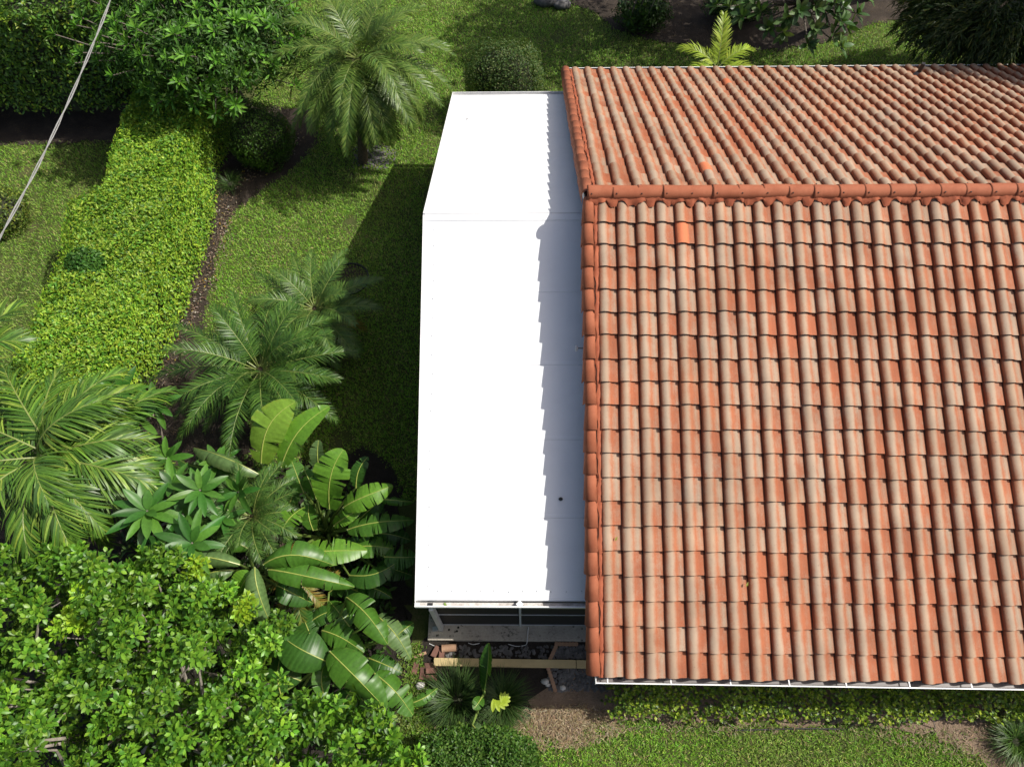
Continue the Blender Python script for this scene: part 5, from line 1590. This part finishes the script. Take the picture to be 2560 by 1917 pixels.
# pipe with round cap in the gable, over the white roof
gp = MB(); pz = 3.93
gp.tube([(.2, -2.12, pz - .02), (-.30, -2.12, pz)], .010, 8)
go_ = gp.build('gable_pipe', M['dark_grey'], house)
gc_ = MB(); gc_.tube([(-.30, -2.12, pz), (-.325, -2.12, pz), (-.345, -2.12, pz)], [.022, .05, .045], 12); gc_.build('pipe_cap', M['grey_alu'], go_)
# bits on the white roof
o = lump_core('seed_pod', None, (-.573, -4.173, wz(-4.173) + .025), (.035, .03, .025), M['black'], 4, 10, 6, .1); tag(o, 'small black seed pod on the shaded part of the white roof', 'seed pod')
o = link('fallen_leaf', leaves_mesh('fallen_leaf', [(-2.42, 4.53, wz(4.53) + .02)], [(1, .1, 0)], [(0, .3, 1)], [.075], [.03], [(.05, .04, .03)], T_SMALL, M['leaf'])); tag(o, 'single dark leaf on the sunlit far half of the white roof', 'leaf')
for (i_, d_, lab) in ((.62, 5.35, 'small green leaf lying on the first tile column'), (6.85, 6.0, 'small yellow-green leaf on a tile low on the roof')):
    p = slope_point(-1, i_ * TW, d_, .045)
    o = link('fallen_leaf', leaves_mesh('fallen_leaf', [tuple(p)], [(.5, .8, .3)], [(0, -.4, 1)], [.08], [.035], [(.22, .24, .04)], T_SMALL, M['leaf'])); tag(o, lab, 'leaf')
# overhead service cable
ca_, cb_ = at(240, 0, 7.2), at(0, 560, 6.6)
dv = cb_ - ca_
pts1 = []; pts2 = []
for k in range(61):
    t_ = -1.4 + 3.2 * k / 60
    p = ca_ + dv * t_
    p[2] += .35 * ((t_ - .3) ** 2) - .02
    a = k * 1.1
    off = np.array([math.cos(a), 0, math.sin(a)]) * .012
    pts1.append(tuple(p + off)); pts2.append(tuple(p - off))
pw = empty('power_line', tuple(ca_), 'grey twisted service cable crossing the upper left corner', 'cable')
M['cable'] = simple_mat('weathered_cable', (0.27, 0.27, 0.26), 0.6, 0.3, 20)
b = MB(); b.tube(pts1, .009, 6); b.build('strand', M['cable'], pw)
b = MB(); b.tube(pts2, .007, 6); b.build('strand', M['cable'], pw)

# ---------------------------------------------------------------- ground cover, added darkening leaves and thatch
def scatter_thatch(name, label, poly, n, cols, L=(.05, .11), W=(.008, .014), flat=(.9, 1.45), fade=None, cat='grass'):
    poly = [tuple(p) for p in poly]; a = np.array(poly); lo, hi = a.min(0), a.max(0)
    P = rng.uniform(lo, hi, (n * 3, 2)); P = P[in_poly(P[:, 0], P[:, 1], poly)][:n]
    P = P[vnoise(P, 2.4, 131) + .4 * rng.normal(size=len(P)) > -.35]
    k = len(P); ang = rng.uniform(0, 2 * PI, k); tl = rng.uniform(*flat, k)
    D = np.stack([np.cos(ang) * np.sin(tl), np.sin(ang) * np.sin(tl), np.cos(tl)], 1)
    N = np.stack([-np.cos(ang) * np.cos(tl), -np.sin(ang) * np.cos(tl), np.sin(tl)], 1) + rng.normal(0, .3, (k, 3))
    o = link(name, leaves_mesh(name, np.column_stack([P, np.full(k, .03)]), D, N, rng.uniform(*L, k), rng.uniform(*W, k), palette(k, cols), T_BLADE, M['grass']))
    return tag(o, label, cat, kind='stuff')
scatter_thatch('dry_grass', 'dry tan grass thatch on the bare dirt below the patio', [(-1.25, -6.95), (-.2, -6.9), (.3, -7.0), (.6, -7.3), (-.2, -7.55), (-1.2, -7.6), (-1.4, -7.3)], 2600, [(0.34, 0.26, 0.16), (0.26, 0.19, 0.11), (0.42, 0.34, 0.22)])
scatter_thatch('dry_grass', 'thin dry grass along the dirt strip beside the low hedge', [(.2, -7.2), (6.5, -7.2), (7.5, -7.9), (7.2, -8.4), (6.2, -7.75), (4.4, -7.32), (.2, -7.30)], 2200, [(0.28, 0.21, 0.13), (0.20, 0.15, 0.09), (0.36, 0.28, 0.18), (0.12, 0.17, 0.04)])
def undergrowth(name, label, poly, n, cols, z=(.05, .55), L=.16, W=.06):
    poly = [tuple(p) for p in poly]; a = np.array(poly); lo, hi = a.min(0), a.max(0)
    P = rng.uniform(lo, hi, (n * 3, 2)); P = P[in_poly(P[:, 0], P[:, 1], poly)][:n]
    k = len(P); zz = rng.uniform(z[0], z[1], k) * (1 + .5 * vnoise(P, 2.0, 77))
    D = rdir(k); D[:, 2] = np.abs(D[:, 2]) * .6; N = np.column_stack([rng.normal(0, .5, (k, 2)), np.ones(k)])
    o = link(name, leaves_mesh(name, np.column_stack([P, np.maximum(zz, .03)]), D, N, L * rng.uniform(.6, 1.3, k), W * rng.uniform(.6, 1.3, k), palette(k, cols), T_OVAL, M['leaf']))
    return tag(o, label, 'ground cover', kind='stuff')
undergrowth('darkening_leaves', 'dark leaf layer added to darken the ground under the broad-leaved plants', [(-8.8, -2.9), (-7.3, -2.3), (-6.4, -2.5), (-5.2, -2.6), (-3.9, -3.4), (-3.55, -5.2), (-3.5, -7.6), (-8.9, -7.6)], 5200, [(0.035, 0.080, 0.018), (0.055, 0.115, 0.022), (0.08, 0.15, 0.028)])  # leaf layer added to darken the soil showing between the plants
undergrowth('leaf_mat', 'low weedy ground cover at the lawn edge by the brick pile', [(-3.4, -5.9), (-2.95, -5.95), (-2.9, -7.0), (-3.0, -8.3), (-3.5, -8.3)], 1500, [(0.10, 0.17, 0.03), (0.15, 0.21, 0.04)], (.02, .09), .045, .03)

# ---------------------------------------------------------------- repeats share a group
GROUPS = {'brick': 'loose bricks by the patio slab', 'pygmy_palm': 'pygmy date palms left of the patio', 'areca_palm': 'areca palms at the left edge', 'bird_of_paradise': 'broad-leaved plants beside the patio',
          'liriope_clump': 'strappy grass clumps', 'dark_shrub': 'dark shrubs in the beds and hedge', 'shade_tree': 'shade trees past the back lawn', 'weeping_tree': 'weeping trees behind the house',
          'edging_board': 'yellow edging boards', 'scalloped_edging': 'scalloped edging strips', 'white_cable': 'white cables by the slab', 'stone': 'stones in the beds', 'rock': 'rocks at the top edge',
          'fallen_leaf': 'single fallen leaves on the roofs'}
for o in bpy.data.objects:
    b = o.name.split('.')[0]
    if o.parent is None and b in GROUPS: o['group'] = GROUPS[b]
